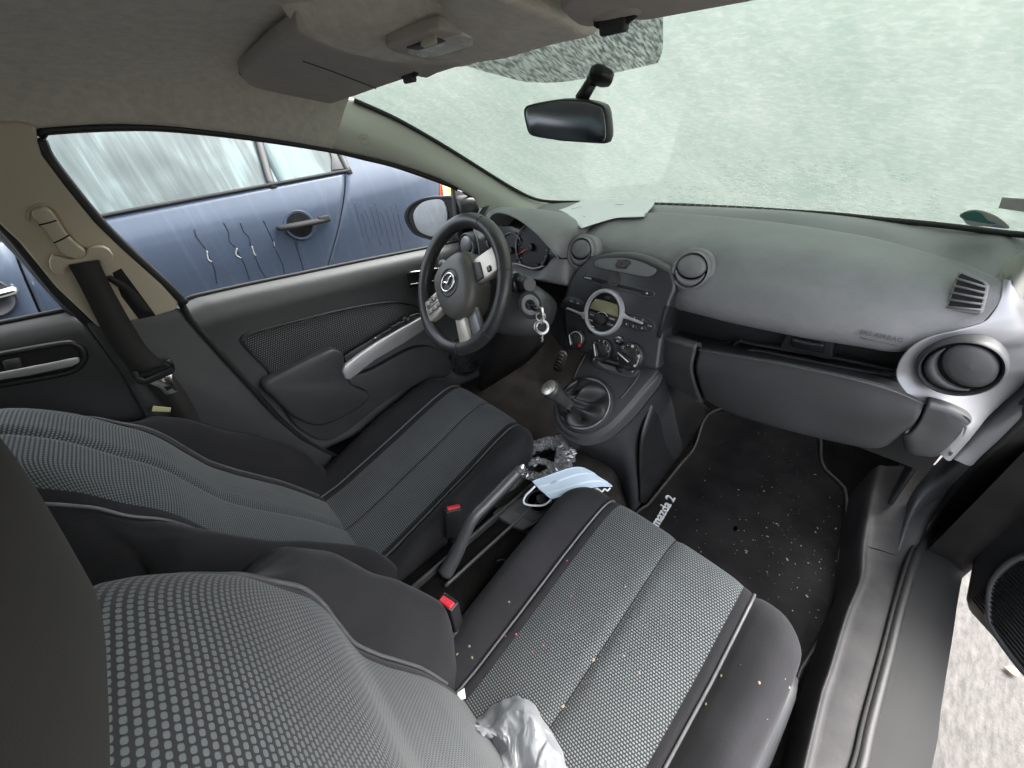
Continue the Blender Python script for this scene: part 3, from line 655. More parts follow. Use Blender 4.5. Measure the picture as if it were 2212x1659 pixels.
# handle in its bowl
hc = hit(647, 486, lambda p: p[0] - nbx(p[1], p[2]), 1.5, 6)
hn = unit((1, 0, .06))
lathe('handle_bowl', [(.0, -.0185), (.030, -.018), (.052, -.012), (.064, -.001), (.066, .0035), (.071, .0035), (.073, .0)], hc + hn * .004, hn, M_blue, nb, 40, sx=1.0, sy=.95)
lathe('bowl_floor', [(.0, 0.0), (.060, .0)], hc + hn * .0045, hn, M_gloss, nb, 40, sy=.95)
h0 = at(603, 494, X=hc[0] + .03); h1 = at(713, 472, X=hc[0] + .03)
tube('door_handle', [h0 + V(-.02, 0, 0), h0 + (h1 - h0) * .04, h0 + (h1 - h0) * .3 + V(.008, 0, 0), h0 + (h1 - h0) * .7 + V(.008, 0, 0), h0 + (h1 - h0) * .96, h1 + V(-.02, 0, 0)], [.012, .0185, .019, .019, .0185, .012], M_grip, nb, 12, None, flat=.75)
prism('handle_cap', [at(x, y, X=hc[0] + .051) for x, y in ((688, 469), (712, 464), (715, 476), (692, 483))], (1, 0, 0), .02, M_grip, nb, .004)
# far handle at the left edge
hq = at(6, 632, X=-1.70); tube('door_handle', [hq + V(0, -.14, .0), hq + V(.012, -.08, 0), hq + V(.012, 0, 0), hq + V(0, .035, 0)], .015, M_chrome, nb, 10, 12)
lathe('handle_bowl', [(.0, .001), (.065, .001), (.07, .004), (.073, .0)], hq + V(-.012, -.05, 0), hn, M_gloss, nb, 30)
# tail lamp
def tl(px, py, d): return hit(px, py, lambda p: p[0] - (nbx(p[1], p[2]) + d), 1.2, 6)
M_tail = mat('tail_lens_red', (.75, .035, .03), .15, coat=.8, var=.1); M_tail2 = mat('tail_lens_amber', (.95, .42, .08), .18, coat=.6, col2=(.9, .75, .25), vs=50)
tlp = prism('tail_lamp', [tl(x, y, .010) for x, y in ((951, 385), (985, 392), (1000, 410), (1000, 428), (952, 424))], (1, .2, .1), .03, M_tail, nb, .006)
prism('amber_lens', [tl(x, y, .013) for x, y in ((957, 401), (976, 406), (974, 424), (958, 422))], (1, .2, .1), .01, M_tail2, tlp, .002)
# wheels
for wy in (-2.55, .62):
    wl = lathe('wheel', [(.0, .0), (.18, .0), (.20, .015), (.29, .02), (.305, .0), (.305, -.16), (.0, -.16)], (-1.80, wy, .305), (1, 0, 0), M_rubber, nb, 40)
    lathe('rim', [(.0, .02), (.05, .025), (.17, .012), (.195, .02), (.2, .0)], (-1.797, wy, .305), (1, 0, 0), M_silver, wl, 40)
# rivulets of water on the flank
def drip(pts, r, m, name='water_streak_or_glint'):
    P = np.array([hit(x, y, lambda p: p[0] - (nbx(p[1], p[2]) + .0008), 1.2, 6) for x, y in pts]); tube(name, P, r, m, nb, 6, 24, flat=.35, nrm=(1, 0, 0))
M_water = mat('water_film', (.014, .019, .032), .5, spec=.2); M_waterl = mat('water_glint', (.16, .17, .165), .25)
for k, pts in enumerate([[(420, 495), (423, 508), (431, 520), (444, 537)], [(483, 480), (493, 500), (496, 520), (508, 533)], [(519, 480), (527, 500), (538, 512), (541, 530)], [(569, 475), (578, 495), (590, 520), (592, 535)], [(640, 520), (645, 545), (654, 575), (663, 600)], [(636, 520), (641, 535), (650, 560), (656, 585)],
                        [(448, 545), (462, 575), (469, 612)], [(512, 540), (528, 570), (540, 605)], [(546, 540), (560, 575), (575, 600)], [(596, 540), (610, 570), (615, 592)]]): drip(pts, .0026, M_water)
for pts in ([(447, 542), (450, 560), (458, 566)], [(512, 536), (510, 550), (521, 558)], [(544, 532), (549, 548), (553, 552)], [(591, 522), (593, 532)]): drip(pts, .0032, M_waterl)  # glints on the rivulets, painted as pale strips
for k in range(9):
    x0 = 860 - k * 11; drip([(x0 - 6, 436 + 7 * (k * 5 % 4)), (x0 + 2, 470), (x0 + 12, 510), (x0 + 18, 540 - k * 2)][: 3 + k % 2], .0012, M_blue)

# ================================================================ doors
dl = subthing('door', 'closed driver door with cloth insert, silver pull and black wing mirror', body, (-.68, -.2, .55))
belt = [(399, 650), (405, 644), (520, 618), (650, 591), (780, 564), (930, 534), (1000, 519), (1060, 508)]
B0 = np.array([at(x, y, X=-.700) for x, y in belt])
def dplane(d): return dict(X=-.665 + d)
dn = unit((1, 0, .05))
# upper trim roll from the belt line down to the insert
y_ = [-.60, -.40, -.2, 0, .15, .33]
def beltz_(y): return np.interp(y, B0[:, 1], B0[:, 2])
prof = [(-.715, -.002, 0), (-.700, 0, 0), (-.684, -.004, 0), (-.664, -.022, 0), (-.656, -.055, 0), (-.660, -.095, 0), (-.664, -.16, 0), (-.664, -.24, 0), (-.662, -.32, 0), (-.655, -.42, 0), (-.648, -.50, 0), (-.646, -.56, 0)]
yy = np.linspace(-.615, .40, 40)
G = np.array([[(p[0] - .02 * max(0, y - .25), y, beltz_(y) + p[1]) for y in yy] for p in prof])
trim = mkgrid('trim_panel', loft(list(G), 40, 4), M_door, dl, .01)
def Xdoor(z, y): 
    dz = np.array([p[1] for p in prof])[::-1]; xx = np.array([p[0] for p in prof])[::-1]
    return float(np.interp(z - beltz_(y), dz, xx))
def Fdoor(p): return p[0] - Xdoor(p[2], p[1])
def ond(px, py, d=0.0): return hit(px, py, lambda p: p[0] - (Xdoor(p[2], p[1]) + d), .4, 3)
tube('window_seal', B0 + V(.004, 0, .002), .005, M_rubber, dl, 8, 40)
ins = [(520, 735), (530, 724), (595, 705), (719, 674), (789, 660), (847, 653), (882, 656), (906, 666), (920, 690), (868, 705), (790, 745), (700, 795), (597, 814), (575, 795), (545, 765)]
IN = cr([ond(x, y, .002) for x, y in ins], 70, True)
prism('cloth_insert', IN, dn, .006, M_weaved, dl, .002, 'black woven cloth insert', 2, None, True)
tube('insert_rim', cr([ond(x, y, .001) for x, y in ins], 90, True), .0042, M_black, dl, 8, None, True)
# eyebrow shadow gap above the insert
# armrest and grab cup
ar = [(567, 836), (600, 813), (660, 783), (712, 758), (730, 757), (743, 766), (746, 790), (760, 830), (800, 850), (780, 880), (700, 920), (640, 905), (590, 860)]
prism('armrest', [ond(x, y, .052) for x, y in cr([(a_, b_) for a_, b_ in ar], 50, True)], unit((1, 0, .12)), .07, M_plast, dl, .012, None, 3)
cup = [(800, 735), (812, 727), (900, 676), (925, 672), (935, 690), (868, 724), (812, 756), (780, 770), (747, 786), (742, 770), (770, 752)]
prism('switch_panel', [ond(x, y, .040) for x, y in cup], unit((1, 0, .5)), .05, M_black, dl, .005, None, 3)
sw = [(739, 802), (744, 790), (774, 767), (812, 741), (859, 714), (910, 686), (940, 668), (945, 690), (912, 716), (868, 745), (812, 777), (774, 807), (757, 821), (746, 819)]
prism('pull_handle', [ond(x, y, .058) for x, y in sw], unit((1, -.05, .25)), .022, M_bright, dl, .006, 'silver door pull', 3)
for (x, y, w_, h_, m_) in ((810, 732, 9, 8, M_plast), (833, 718, 17, 9, M_black), (852, 705, 15, 9, M_black), (861, 699, 7, 6, M_plast2), (874, 689, 7, 5, M_plast2), (883, 692, 8, 6, M_plast2), (890, 683, 12, 8, M_plast)):
    c = ond(x, y, .046); s = np.linalg.norm(ond(x + w_, y - w_ * .5, .046) - c)
    box('window_switch', c, (.009, s, .010), m_, dl, None, .002, 2)
box('switch_mark', ond(811, 730, .052), (.001, .006, .003), M_print, dl)
# lower body of the door, pocket and speaker
pk = [(560, 838), (600, 870), (650, 930), (720, 950), (830, 870), (889, 836), (945, 822), (980, 800), (960, 760), (900, 750), (800, 800), (745, 815), (640, 850)]
prism('door_pocket', cr([ond(x, y, .022) for x, y in pk], 60, True), dn, .04, M_plast, dl, .016, None, 4)
sc_ = ond(1012, 768, .008); 
lathe('speaker_ring', [(.072, -.01), (.080, .004), (.088, .004), (.094, -.01)], sc_, dn, M_black, dl, 40, sy=1.0)
lathe('speaker_grille', [(.0, .004), (.05, .003), (.076, -.002)], sc_, dn, M_rubber, dl, 40)
for k in range(-6, 7):
    hlf = math.sqrt(max(0, .072 ** 2 - (k * .011) ** 2))
    tube('grille_bar', [sc_ + V(.006, -hlf, k * .011), sc_ + V(.007, 0, k * .011), sc_ + V(.006, hlf, k * .011)], .002, M_black, dl, 6)
# inside latch with two chrome strips, half hidden behind the wheel
lp = [(880, 590), (930, 580), (970, 575), (975, 605), (935, 614), (885, 622)]
prism('latch_recess', [ond(x, y, .004) for x, y in lp], dn, .006, M_dark, dl, .002)
for a, b in (((886, 588), (968, 576)), ((886, 614), (960, 602))):
    tube('latch_strip', [ond(*a, .010), ond((a[0] + b[0]) / 2, (a[1] + b[1]) / 2, .012), ond(*b, .010)], .0045, M_chrome, dl, 8, 12, flat=.5)
# mirror corner and wing mirror
tri = [(979, 405), (1010, 417), (1030, 437), (1043, 462), (1060, 500), (1040, 512), (990, 524)]
prism('mirror_corner', [at(x, y, X=-.688) for x, y in tri], (1, 0, 0), .02, M_plast, dl, .005)
tube('window_guide', [at(x, y, X=-.682) for x, y in ((979, 402), (985, 450), (990, 500), (993, 523))], .006, M_rubber, dl, 8, 20)
tube('door_seal', [at(x, y, X=-.66) for x, y in ((1000, 414), (1022, 428), (1036, 448), (1042, 470), (1046, 500))], .005, M_rubber, dl, 8, 24)
Ym = .27
hs = [(873, 466), (882, 445), (905, 430), (929, 424), (955, 423), (985, 426), (1000, 470), (985, 515), (960, 528), (929, 519), (896, 507), (880, 488)]
H = cr([at(x, y, Y=Ym) for x, y in hs], 44, True); hcn = H.mean(0)
rings = [hcn + (H - hcn) * s + V(.10 * t, .14 * t * 1.0, -.01 * t) for s, t in ((.88, .0), (.97, -.02), (1.0, .02), (.98, .25), (.86, .6), (.6, .9), (.25, 1.0))]
mkgrid('mirror_housing', np.array(rings), M_black, dl, 0, True, face=None)
gls = [(894, 458), (913, 437), (948, 431), (960, 443), (966, 470), (958, 500), (934, 511), (906, 500), (895, 480)]
prism('mirror_glass', [at(x, y, Y=Ym - .004) for x, y in gls], (-.05, -1, .05), .006, M_mirrord, dl, .001, 'wet wing mirror glass', 2, 40)
prism('mirror_backing', [hcn + (h - hcn) * .93 + V(0, .004, 0) for h in H], (0, -1, 0), .01, M_dark, dl, .001)
# window glass frame, front edge and top: dark rubber line under the roof lining
P = np.vstack([winL, [at(x, y, X=X) for x, y, X in ((790, 337, -.586), (859, 355, -.592), (957, 390, -.60), (990, 405, -.605))]]) + V(-.008, 0, -.004)
P = np.vstack([[at(84, 296, X=-.588)], P])
tube('window_seal', P, .007, M_rubber, dl, 8, 60)

pane = bpy.data.materials.new('side_glass'); pane.use_nodes = True; _n = pane.node_tree; _n.nodes.remove(_n.nodes['Principled BSDF'])
_t = _n.nodes.new('ShaderNodeBsdfTransparent'); _t.inputs[0].default_value = (.93, .96, .95, 1); _g = _n.nodes.new('ShaderNodeBsdfGlossy'); _g.inputs['Roughness'].default_value = .02
_f = _n.nodes.new('ShaderNodeFresnel'); _f.inputs[0].default_value = 1.35; _m = _n.nodes.new('ShaderNodeMixShader')
_n.links.new(_f.outputs[0], _m.inputs[0]); _n.links.new(_t.outputs[0], _m.inputs[1]); _n.links.new(_g.outputs[0], _m.inputs[2]); _n.links.new(_m.outputs[0], _n.nodes['Material Output'].inputs[0])
wt = winL + V(-.035, 0, .01); wt = np.vstack([[(-.615, -.66, 1.345)], wt, [at(x, y, X=-.63) for x, y in ((859, 353), (957, 388), (980, 402))]])
wb_ = np.array([(-.722, y, float(beltz_(y)) - .02) for y in np.linspace(-.62, .26, 8)])
mkgrid('window_pane', loft([wt, wb_], 30, 6), pane, dl)

# rear door on the driver side
rd = subthing('door', 'closed rear door behind the centre pillar, with silver inside handle', body, (-.68, -1.0, .55))
bl = [(-160, 735), (0, 699), (147, 669), (185, 661)]
RB = np.array([at(x, y, X=-.70) for x, y in bl]); RB = np.vstack([[(-.70, -1.7, RB[0][2] + .03)], RB])
RG = np.array([[b + V(dx, 0, dz) for b in cr(RB, 30)] for dx, dz in ((-.02, -.004), (0, 0), (.016, -.006), (.032, -.026), (.036, -.06), (.036, -.2), (.045, -.40), (.05, -.6))])
mkgrid('trim_panel', loft(list(RG), 30, 4), M_plast, rd, .01)
tube('window_seal', cr(RB, 30) + V(.004, 0, .002), .005, M_rubber, rd, 8)
mkgrid('window_pane', loft([[(-.722, y, 1.0) for y in (-1.6, -1.1, -.7)], [(-.61, y, 1.34) for y in (-1.6, -1.1, -.7)]], 10, 4), pane, rd)
def onr(px, py, d=0): return at(px, py, X=-.662 + d)
rec = [(-40, 776), (0, 766), (133, 742), (158, 742), (176, 752), (182, 770), (174, 786), (154, 802), (105, 813), (0, 832), (-40, 838)]
prism('latch_recess', [onr(x, y, .002) for x, y in rec], (1, 0, 0), .006, M_dark, rd, .001, None, 2, 50)
tube('latch_rim', cr([onr(x, y, .003) for x, y in rec], 60, True), .0065, M_black, rd, 8, None, True)
prism('latch_lever', [onr(x, y, .014) for x, y in ((-30, 812), (0, 804), (120, 781), (166, 771), (173, 775), (170, 784), (154, 792), (60, 812), (0, 821), (-30, 827))], (1, 0, .3), .008, M_bright, rd, .003, 'silver inside door handle', 3)
prism('lock_knob', [onr(x, y, .012) for x, y in ((3, 780), (42, 772), (48, 794), (10, 800))], (1, 0, .2), .01, M_plast2, rd, .003)
tube('door_frame', [at(x, y, X=-.69) for x, y in ((-60, 425), (0, 490), (60, 555), (120, 625), (180, 690))], .014, M_rubber, rd, 8, 30)

# open passenger door at the right edge
pd = subthing('door', 'lower corner of the open passenger door with its round speaker grille', body, (.9, .35, .6))
pa = at(2080, 1300, Z=.30); pb = at(2212, 1466, Z=.30); pdir = unit((pb - pa) * V(1, 1, 0)); pn = unit(np.cross((0, 0, 1.), pdir)); pn = pn if pn @ (CC - pa) > 0 else -pn
def onpd(px, py, d=0.0): return onp(px, py, pa + pn * d, pn)
ol = [(2078, 1290), (2090, 1225), (2105, 1172), (2136, 1118), (2165, 1085), (2212, 1060), (2320, 1000), (2500, 1000), (2500, 1800), (2330, 1620), (2215, 1470), (2140, 1380), (2084, 1318)]
prism('door_trim', [onpd(x, y) for x, y in ol], pn, .06, M_black, pd, .014, None, 3)
spk = [(2146, 1360), (2137, 1310), (2143, 1262), (2170, 1225), (2215, 1200), (2300, 1190), (2330, 1380), (2300, 1500), (2230, 1470)]
tube('speaker_ring', cr([onpd(x, y, .004) for x, y in spk], 60, True), .006, M_plast2, pd, 8, None, True)
prism('speaker_grille', [onpd(x, y, .004) for x, y in spk], pn, .006, M_rubber, pd, .001, None, 2, 50)
u_, v_, _ = basis(pn); cen = onpd(2215, 1330, .006)
for k in range(-9, 10):
    a = cen + v_ * k * .0085; tube('grille_bar', [a - u_ * .065, a, a + u_ * .12], .0016, M_black, pd, 5)
lf = prism('dry_leaf', [at(x, y, Z=.012) for x, y in ((2170, 1440), (2180, 1437), (2196, 1444), (2203, 1455), (2198, 1462), (2186, 1455))], (0, 0, 1), .002, M_leaf, None, .0004)
tag(lf, 'curled dry leaf lying on the concrete under the open door', 'leaf')

# ================================================================ dashboard
db = thing('dashboard', 'grey and black dashboard with round air vents and radio in the middle', 'dashboard', (0, .35, .8))
def gy_(x): return .72 - .35 * x * x
# rear deck against the glass
def deckline(L): return np.array([at(x, y, Y=Y) for x, y, Y in L])
d0 = deckline([(1075, 452, .60), (1160, 440, .62), (1240, 436, .66), (1330, 438, .70), (1450, 441, .715), (1650, 451, .70), (1800, 461, .68), (1900, 471, .66), (2000, 481, .62), (2100, 492, .58), (2170, 501, .55), (2250, 525, .53)])
d1 = deckline([(1080, 462, .52), (1160, 452, .54), (1240, 446, .56), (1330, 446, .575), (1438, 449, .58), (1648, 457, .575), (1840, 479, .555), (1950, 500, .53), (2040, 526, .50), (2110, 552, .46), (2150, 575, .42), (2210, 610, .39)])
d2 = deckline([(1085, 470, .42), (1160, 462, .44), (1240, 460, .46), (1330, 460, .475), (1438, 464, .48), (1648, 481, .475), (1823, 505, .46), (1920, 525, .44), (1998, 547, .41), (2065, 566, .38), (2120, 590, .35), (2185, 625, .325)])
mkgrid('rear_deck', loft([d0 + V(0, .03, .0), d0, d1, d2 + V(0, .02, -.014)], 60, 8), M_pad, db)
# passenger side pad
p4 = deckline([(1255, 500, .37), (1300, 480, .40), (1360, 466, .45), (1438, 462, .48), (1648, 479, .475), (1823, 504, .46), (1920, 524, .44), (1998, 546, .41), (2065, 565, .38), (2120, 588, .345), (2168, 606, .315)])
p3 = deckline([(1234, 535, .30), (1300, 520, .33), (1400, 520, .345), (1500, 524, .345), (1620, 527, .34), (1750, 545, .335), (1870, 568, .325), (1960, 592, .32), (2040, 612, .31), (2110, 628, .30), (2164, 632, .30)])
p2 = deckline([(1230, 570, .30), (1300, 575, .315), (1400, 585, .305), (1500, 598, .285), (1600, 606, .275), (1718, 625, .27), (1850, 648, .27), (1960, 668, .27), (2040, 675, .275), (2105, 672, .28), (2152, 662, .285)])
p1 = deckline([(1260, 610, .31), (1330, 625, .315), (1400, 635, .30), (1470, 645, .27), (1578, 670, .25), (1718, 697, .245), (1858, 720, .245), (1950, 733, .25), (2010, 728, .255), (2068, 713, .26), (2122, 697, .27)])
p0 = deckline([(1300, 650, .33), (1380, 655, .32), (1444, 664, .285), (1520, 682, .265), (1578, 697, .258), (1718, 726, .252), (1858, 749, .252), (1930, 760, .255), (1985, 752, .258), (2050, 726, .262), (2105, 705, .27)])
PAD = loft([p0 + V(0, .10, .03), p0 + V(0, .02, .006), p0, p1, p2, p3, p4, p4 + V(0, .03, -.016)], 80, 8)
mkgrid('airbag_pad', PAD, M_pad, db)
# embossed word on the pad
qa = at(1862, 722, Y=.2435); qb = at(1942, 739, Y=.246); qd = unit(qb - qa); 
text('embossed_word', 'SRS AIRBAG', .5 * (qa + qb) + V(0, -.0015, .004), qd, (0, .25, 1), .0105, M_ember, db, .0006)
tube('embossed_line', [qa + V(0, -.0012, -.006), .5 * (qa + qb) + V(0, -.002, -.006), qb + V(0, -.0012, -.006)], .0006, M_ember, db, 5)
# defroster slot
sl = [(1410, 441.5), (1450, 442.5), (1550, 447), (1650, 454), (1750, 463), (1830, 472), (1848, 474.5)]
SL = np.array([at(x, y, Y=Y) for (x, y), Y in zip(sl, (.672, .672, .668, .66, .648, .632, .628))])
dg_ = tube('defroster_slot', SL + V(0, 0, .001), .006, M_dark, db, 8, 60, flat=.25)
for q in cr(SL, 24): box('slot_rib', q + V(0, 0, .002), (.0022, .013, .002), M_pad, dg_, None, 0)
lathe('deck_plug', [(.0, .003), (.006, .003), (.008, 0)], at(1938, 476, Y=.62), (0, -.2, 1), M_black, db, 16)

# hood over the instruments
h1 = deckline([(1052, 482, .235), (1056, 472, .23), (1064, 461, .225), (1077, 457, .22), (1092, 459, .22), (1111, 466, .22), (1129, 476, .22), (1148, 490, .22), (1167, 507, .222), (1186, 530, .225), (1207, 557, .232)])
h2 = deckline([(1051, 478, .26), (1060, 462, .29), (1073, 455, .31), (1098, 451, .34), (1130, 450.5, .36), (1173, 453, .38), (1215, 461, .385), (1256, 482, .37), (1262, 497, .345), (1238, 528, .30), (1212, 556, .245)])
hm = .5 * (h1 + h2) + V(0, -.006, .010)
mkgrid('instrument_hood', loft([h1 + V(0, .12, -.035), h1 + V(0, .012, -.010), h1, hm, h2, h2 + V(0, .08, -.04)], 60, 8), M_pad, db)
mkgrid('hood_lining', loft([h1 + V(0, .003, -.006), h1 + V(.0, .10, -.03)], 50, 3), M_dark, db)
# instrument cluster
cf = thing('instrument_cluster', 'dark instrument cluster with silver ringed dials and red needles', 'instrument cluster', at(1150, 535, Y=.31)); cn = unit((.0, -1, .25))
c0_ = at(1149, 535, Y=.31)
prism('dial_face', [onp(x, y, c0_, cn) for x, y in ((1040, 490), (1060, 452), (1110, 455), (1210, 540), (1215, 600), (1140, 612), (1080, 600))], cn, .01, M_gloss, cf, .002)
def oncl(px, py, d=.0): return onp(px, py, c0_ + cn * d, cn)
def dial(cx, cy, rx, a0, a1, nd, name):
    c = oncl(cx, cy, .004); r = np.linalg.norm(oncl(cx - rx, cy, .004) - c); u, v, _ = basis(cn)
    lathe('dial', [(.0, .0), (r * .96, .0), (r, -.003)], c, cn, M_black, cf, 48)
    P = [c + cn * .004 + r * (math.cos(R_(a)) * u + math.sin(R_(a)) * v) for a in np.linspace(a0, a1, 50)]
    tube('dial_ring', P, .0036, M_silver, cf, 8, None, flat=.7)
    for a in np.linspace(-40, 220, 14):
        p = c + cn * .0012 + .84 * r * (math.cos(R_(a)) * u + math.sin(R_(a)) * v); d = math.cos(R_(a)) * u + math.sin(R_(a)) * v
        tube('dial_tick', [p, p + d * r * .09], .0006, M_print, cf, 4)
    e = c + nd[0] * r * u + nd[1] * r * v
    hb_ = lathe('needle_hub', [(.0, .014), (.010, .013), (.012, .003)], c, cn, M_black, cf, 20)
    tube('needle', [c + cn * .010, e + cn * .008], [.0022, .0012], M_orange, hb_, 6)
dial(1150, 534, 33, 100, 350, (-.80, -.42), 'speed')
dial(1106, 541, 24, 40, 330, (-.72, -.45), 'rev')
# lower shell round the cluster and panel with the vent
s0 = deckline([(1085, 570, .262), (1103, 573, .262), (1138, 585, .262), (1160, 587, .262), (1178, 577, .262), (1193, 559, .262), (1207, 553, .262), (1232, 535, .285), (1285, 540, .31)])
s1 = deckline([(1085, 580, .235), (1103, 582, .235), (1138, 592, .235), (1160, 595, .235), (1180, 588, .238), (1196, 580, .242), (1214, 580, .25), (1240, 580, .275), (1285, 590, .30)])
s2 = deckline([(1085, 590, .225), (1103, 593, .225), (1140, 600, .225), (1160, 604, .225), (1182, 607, .23), (1200, 610, .236), (1222, 614, .245), (1245, 622, .27), (1285, 640, .30)])
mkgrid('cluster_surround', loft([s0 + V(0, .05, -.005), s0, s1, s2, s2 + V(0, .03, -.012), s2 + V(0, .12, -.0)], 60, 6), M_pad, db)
tube('cluster_rim', [oncl(x, y, .02) for x, y in ((1095, 571), (1106, 572), (1115, 570), (1130, 574), (1150, 580), (1166, 578), (1176, 574))], .0035, M_silver, cf, 8, 30)
for x, y in ((1116, 561.5), (1161, 571.5)): box('trip_button', oncl(x, y, .012), (.016, .006, .006), M_black, cf, None, .001)
# panels below
mkgrid('knee_panel', loft([[(-.64, .30, .88), (-.35, .33, .885), (-.12, .33, .885)], [(-.64, .33, .74), (-.35, .36, .76), (-.12, .36, .78)], [(-.64, .42, .58), (-.35, .45, .58), (-.08, .45, .60)]], 24, 8), M_black, db, .01)
kb = at(1208, 672, Y=.25); prism('knee_bolster', [at(x, y, Y=.25) for x, y in ((1188, 655), (1201, 658), (1224, 668), (1224, 760), (1205, 745), (1186, 715))], (0, -1, .3), .06, M_plast, db, .006)

# shelf above the glovebox and the box itself
prism('shelf_back', [at(x, y, Y=.365) for x, y in ((1430, 600), (1560, 620), (1990, 690), (1990, 850), (1940, 880), (1500, 780), (1430, 740))], (0, -1, 0), .01, M_plast2, db, .001)
fl = [(1466, 715), (1578, 738), (1700, 757), (1830, 778), (1965, 800)]; fr_ = [(1436, 740), (1508, 755), (1683, 785), (1858, 822), (1965, 852)]
mkgrid('shelf_floor', loft([np.array([at(x, y, Y=.363) for x, y in fl]), np.array([at(x, y, Y=.225) for x, y in fr_])], 30, 6), M_plast, db)
prism('shelf_end', [at(x, y, X=.142) for x, y in ((1446, 662), (1470, 668), (1467, 716), (1438, 738), (1425, 730))], (1, -.2, 0), .01, M_black, db, .001)
def ons(px, py, Y=.30): return at(px, py, Y=Y)
for pts, Yv in (([(1578, 752), (1600, 736), (1615, 741), (1700, 756), (1802, 773), (1945, 803)], .318), ([(1605, 765), (1625, 757), (1700, 770), (1810, 792), (1945, 815)], .29), ([(1508, 748), (1578, 738)], .34)):
    tube('tray_rim', [ons(x, y, Yv) for x, y in pts], .0035, M_plast, db, 8, 30)
lt = [(1683, 752), (1692, 735), (1699, 717), (1708, 714), (1795, 731), (1803, 741), (1799, 772), (1790, 778)]
prism('latch_plate', [ons(x, y, .312) for x, y in lt], (0, -1, .3), .03, M_plast, db, .005, None, 3)
prism('latch_grip', [ons(x, y, .302) for x, y in ((1712, 722), (1782, 736), (1778, 764), (1705, 748))], (0, -1, .3), .012, M_black, db, .004, None, 3)
tube('latch_lip', [ons(x, y, .294) for x, y in ((1712, 733), (1745, 741), (1780, 746))], .004, M_plast2, db, 8, 12)
def face3(T, Mid, Bt, name, mt, n=40, lab=None):
    return mkgrid(name, loft([T + V(0, .03, -.05), T + V(0, .016, -.006), T + V(0, .006, .000), T, T + (Mid - T) * .14, Mid, Bt, Bt + V(0, .03, -.006), Bt + V(0, .12, -.002)], n, 7), mt, db, .008, label=lab)
gT = deckline([(1509, 756, .215), (1600, 772, .205), (1683, 786, .20), (1770, 804, .20), (1858, 824, .20), (1930, 845, .205), (1996, 873, .212)])
gM = deckline([(1503, 800, .212), (1590, 822, .206), (1683, 848, .203), (1770, 870, .202), (1858, 895, .203), (1920, 910, .206), (1982, 905, .208)])
gB = deckline([(1522, 862, .25), (1585, 892, .235), (1670, 918, .225), (1760, 941, .222), (1850, 961, .225), (1905, 964, .23), (1958, 932, .225)])
face3(gT, gM, gB, 'glovebox_lid', M_plast2, 50)
lT = deckline([(1412, 722, .25), (1440, 733, .235), (1470, 741, .222), (1505, 752, .212)])
lM = deckline([(1418, 775, .245), (1445, 782, .23), (1475, 792, .218), (1498, 802, .21)])
lB = deckline([(1426, 812, .275), (1450, 826, .265), (1485, 845, .255), (1517, 862, .248)])
face3(lT, lM, lB, 'dash_end_panel', M_plast2, 24)
rT = deckline([(2000, 874, .215), (2025, 880, .22), (2050, 889, .225), (2074, 902, .232), (2082, 912, .236)])
rM = deckline([(1985, 905, .222), (2010, 915, .227), (2035, 925, .230), (2060, 935, .234), (2073, 938, .237)])
rB = deckline([(1962, 935, .225), (1972, 968, .232), (1995, 974, .234), (2015, 976, .236), (2030, 972, .238)])
face3(rT, rM, rB, 'fuse_cover', M_plast2, 24)
mkgrid('dash_underside', loft([gB + V(0, .03, -.004), gB + V(0, .25, .02), gB + V(0, .6, .10)], 30, 6), M_black, db)
wl_ = prism('card_corner', [at(x, y, X=.655) for x, y in ((2034, 983), (2058, 977), (2063, 979), (2056, 986))], (1, -1, .3), .002, M_white, None, .0003)
tag(wl_, 'white card corner poking out below the dashboard end panel', 'card')

# silver end trims with the outer vents
I = [(2166, 600, .315), (2160, 645, .295), (2142, 679, .282), (2121, 697, .272), (2068, 714, .255), (2015, 728, .245), (1977, 749, .238), (1953, 777, .235), (1944, 805, .233), (1949, 826, .23), (1968, 851, .228), (1998, 870, .225), (2050, 886, .228), (2080, 905, .232), (2076, 930, .23), (2052, 957, .23), (2028, 976, .23)]
O = [(2192, 600, .36), (2225, 655, .37), (2262, 700, .38), (2280, 730, .385), (2285, 755, .385), (2282, 770, .385), (2275, 785, .385), (2262, 797, .38), (2248, 806, .378), (2228, 818, .375), (2205, 838, .37), (2180, 858, .36), (2150, 885, .35), (2128, 905, .34), (2105, 930, .325), (2082, 958, .305), (2060, 986, .285)]
I3_ = deckline(I); O3_ = deckline(O); Mi = .55 * I3_ + .45 * O3_ + V(.004, -.022, .004)
TR = loft([I3_ + V(0, .03, 0), I3_ + V(.0, .006, 0), I3_ + V(.0015, -.003, 0), Mi, O3_, O3_ + V(.0, .06, 0)], 90, 8)
mkgrid('end_trim', TR, M_silver, db, label='silver end trim by the open door')
TL = TR * V(-1, 1, 1)
mkgrid('end_trim', TL[:, :], M_silver, db, label='silver end trim behind the steering wheel', face=(0, -1, 1.2))
sa = deckline([(2055, 988, .29), (2080, 960, .31), (2105, 929, .325), (2155, 876, .36), (2212, 823, .375), (2300, 735, .385)])
sb_ = deckline([(2098, 1006, .30), (2118, 985, .31), (2160, 946, .325), (2215, 890, .34), (2260, 845, .35), (2340, 760, .36)])
mkgrid('trim_strip', loft([sa + V(-.01, .03, 0), sa, .5 * (sa + sb_) + V(-.004, -.008, .004), sb_, sb_ + V(.01, .05, -.01)], 40, 5), M_plast2, db)
prism('dash_backing', [(.12, .315, .64), (.66, .315, .64), (.66, .315, .775), (.12, .315, .735)], (0, -1, 0), .01, M_dark, db, 0)
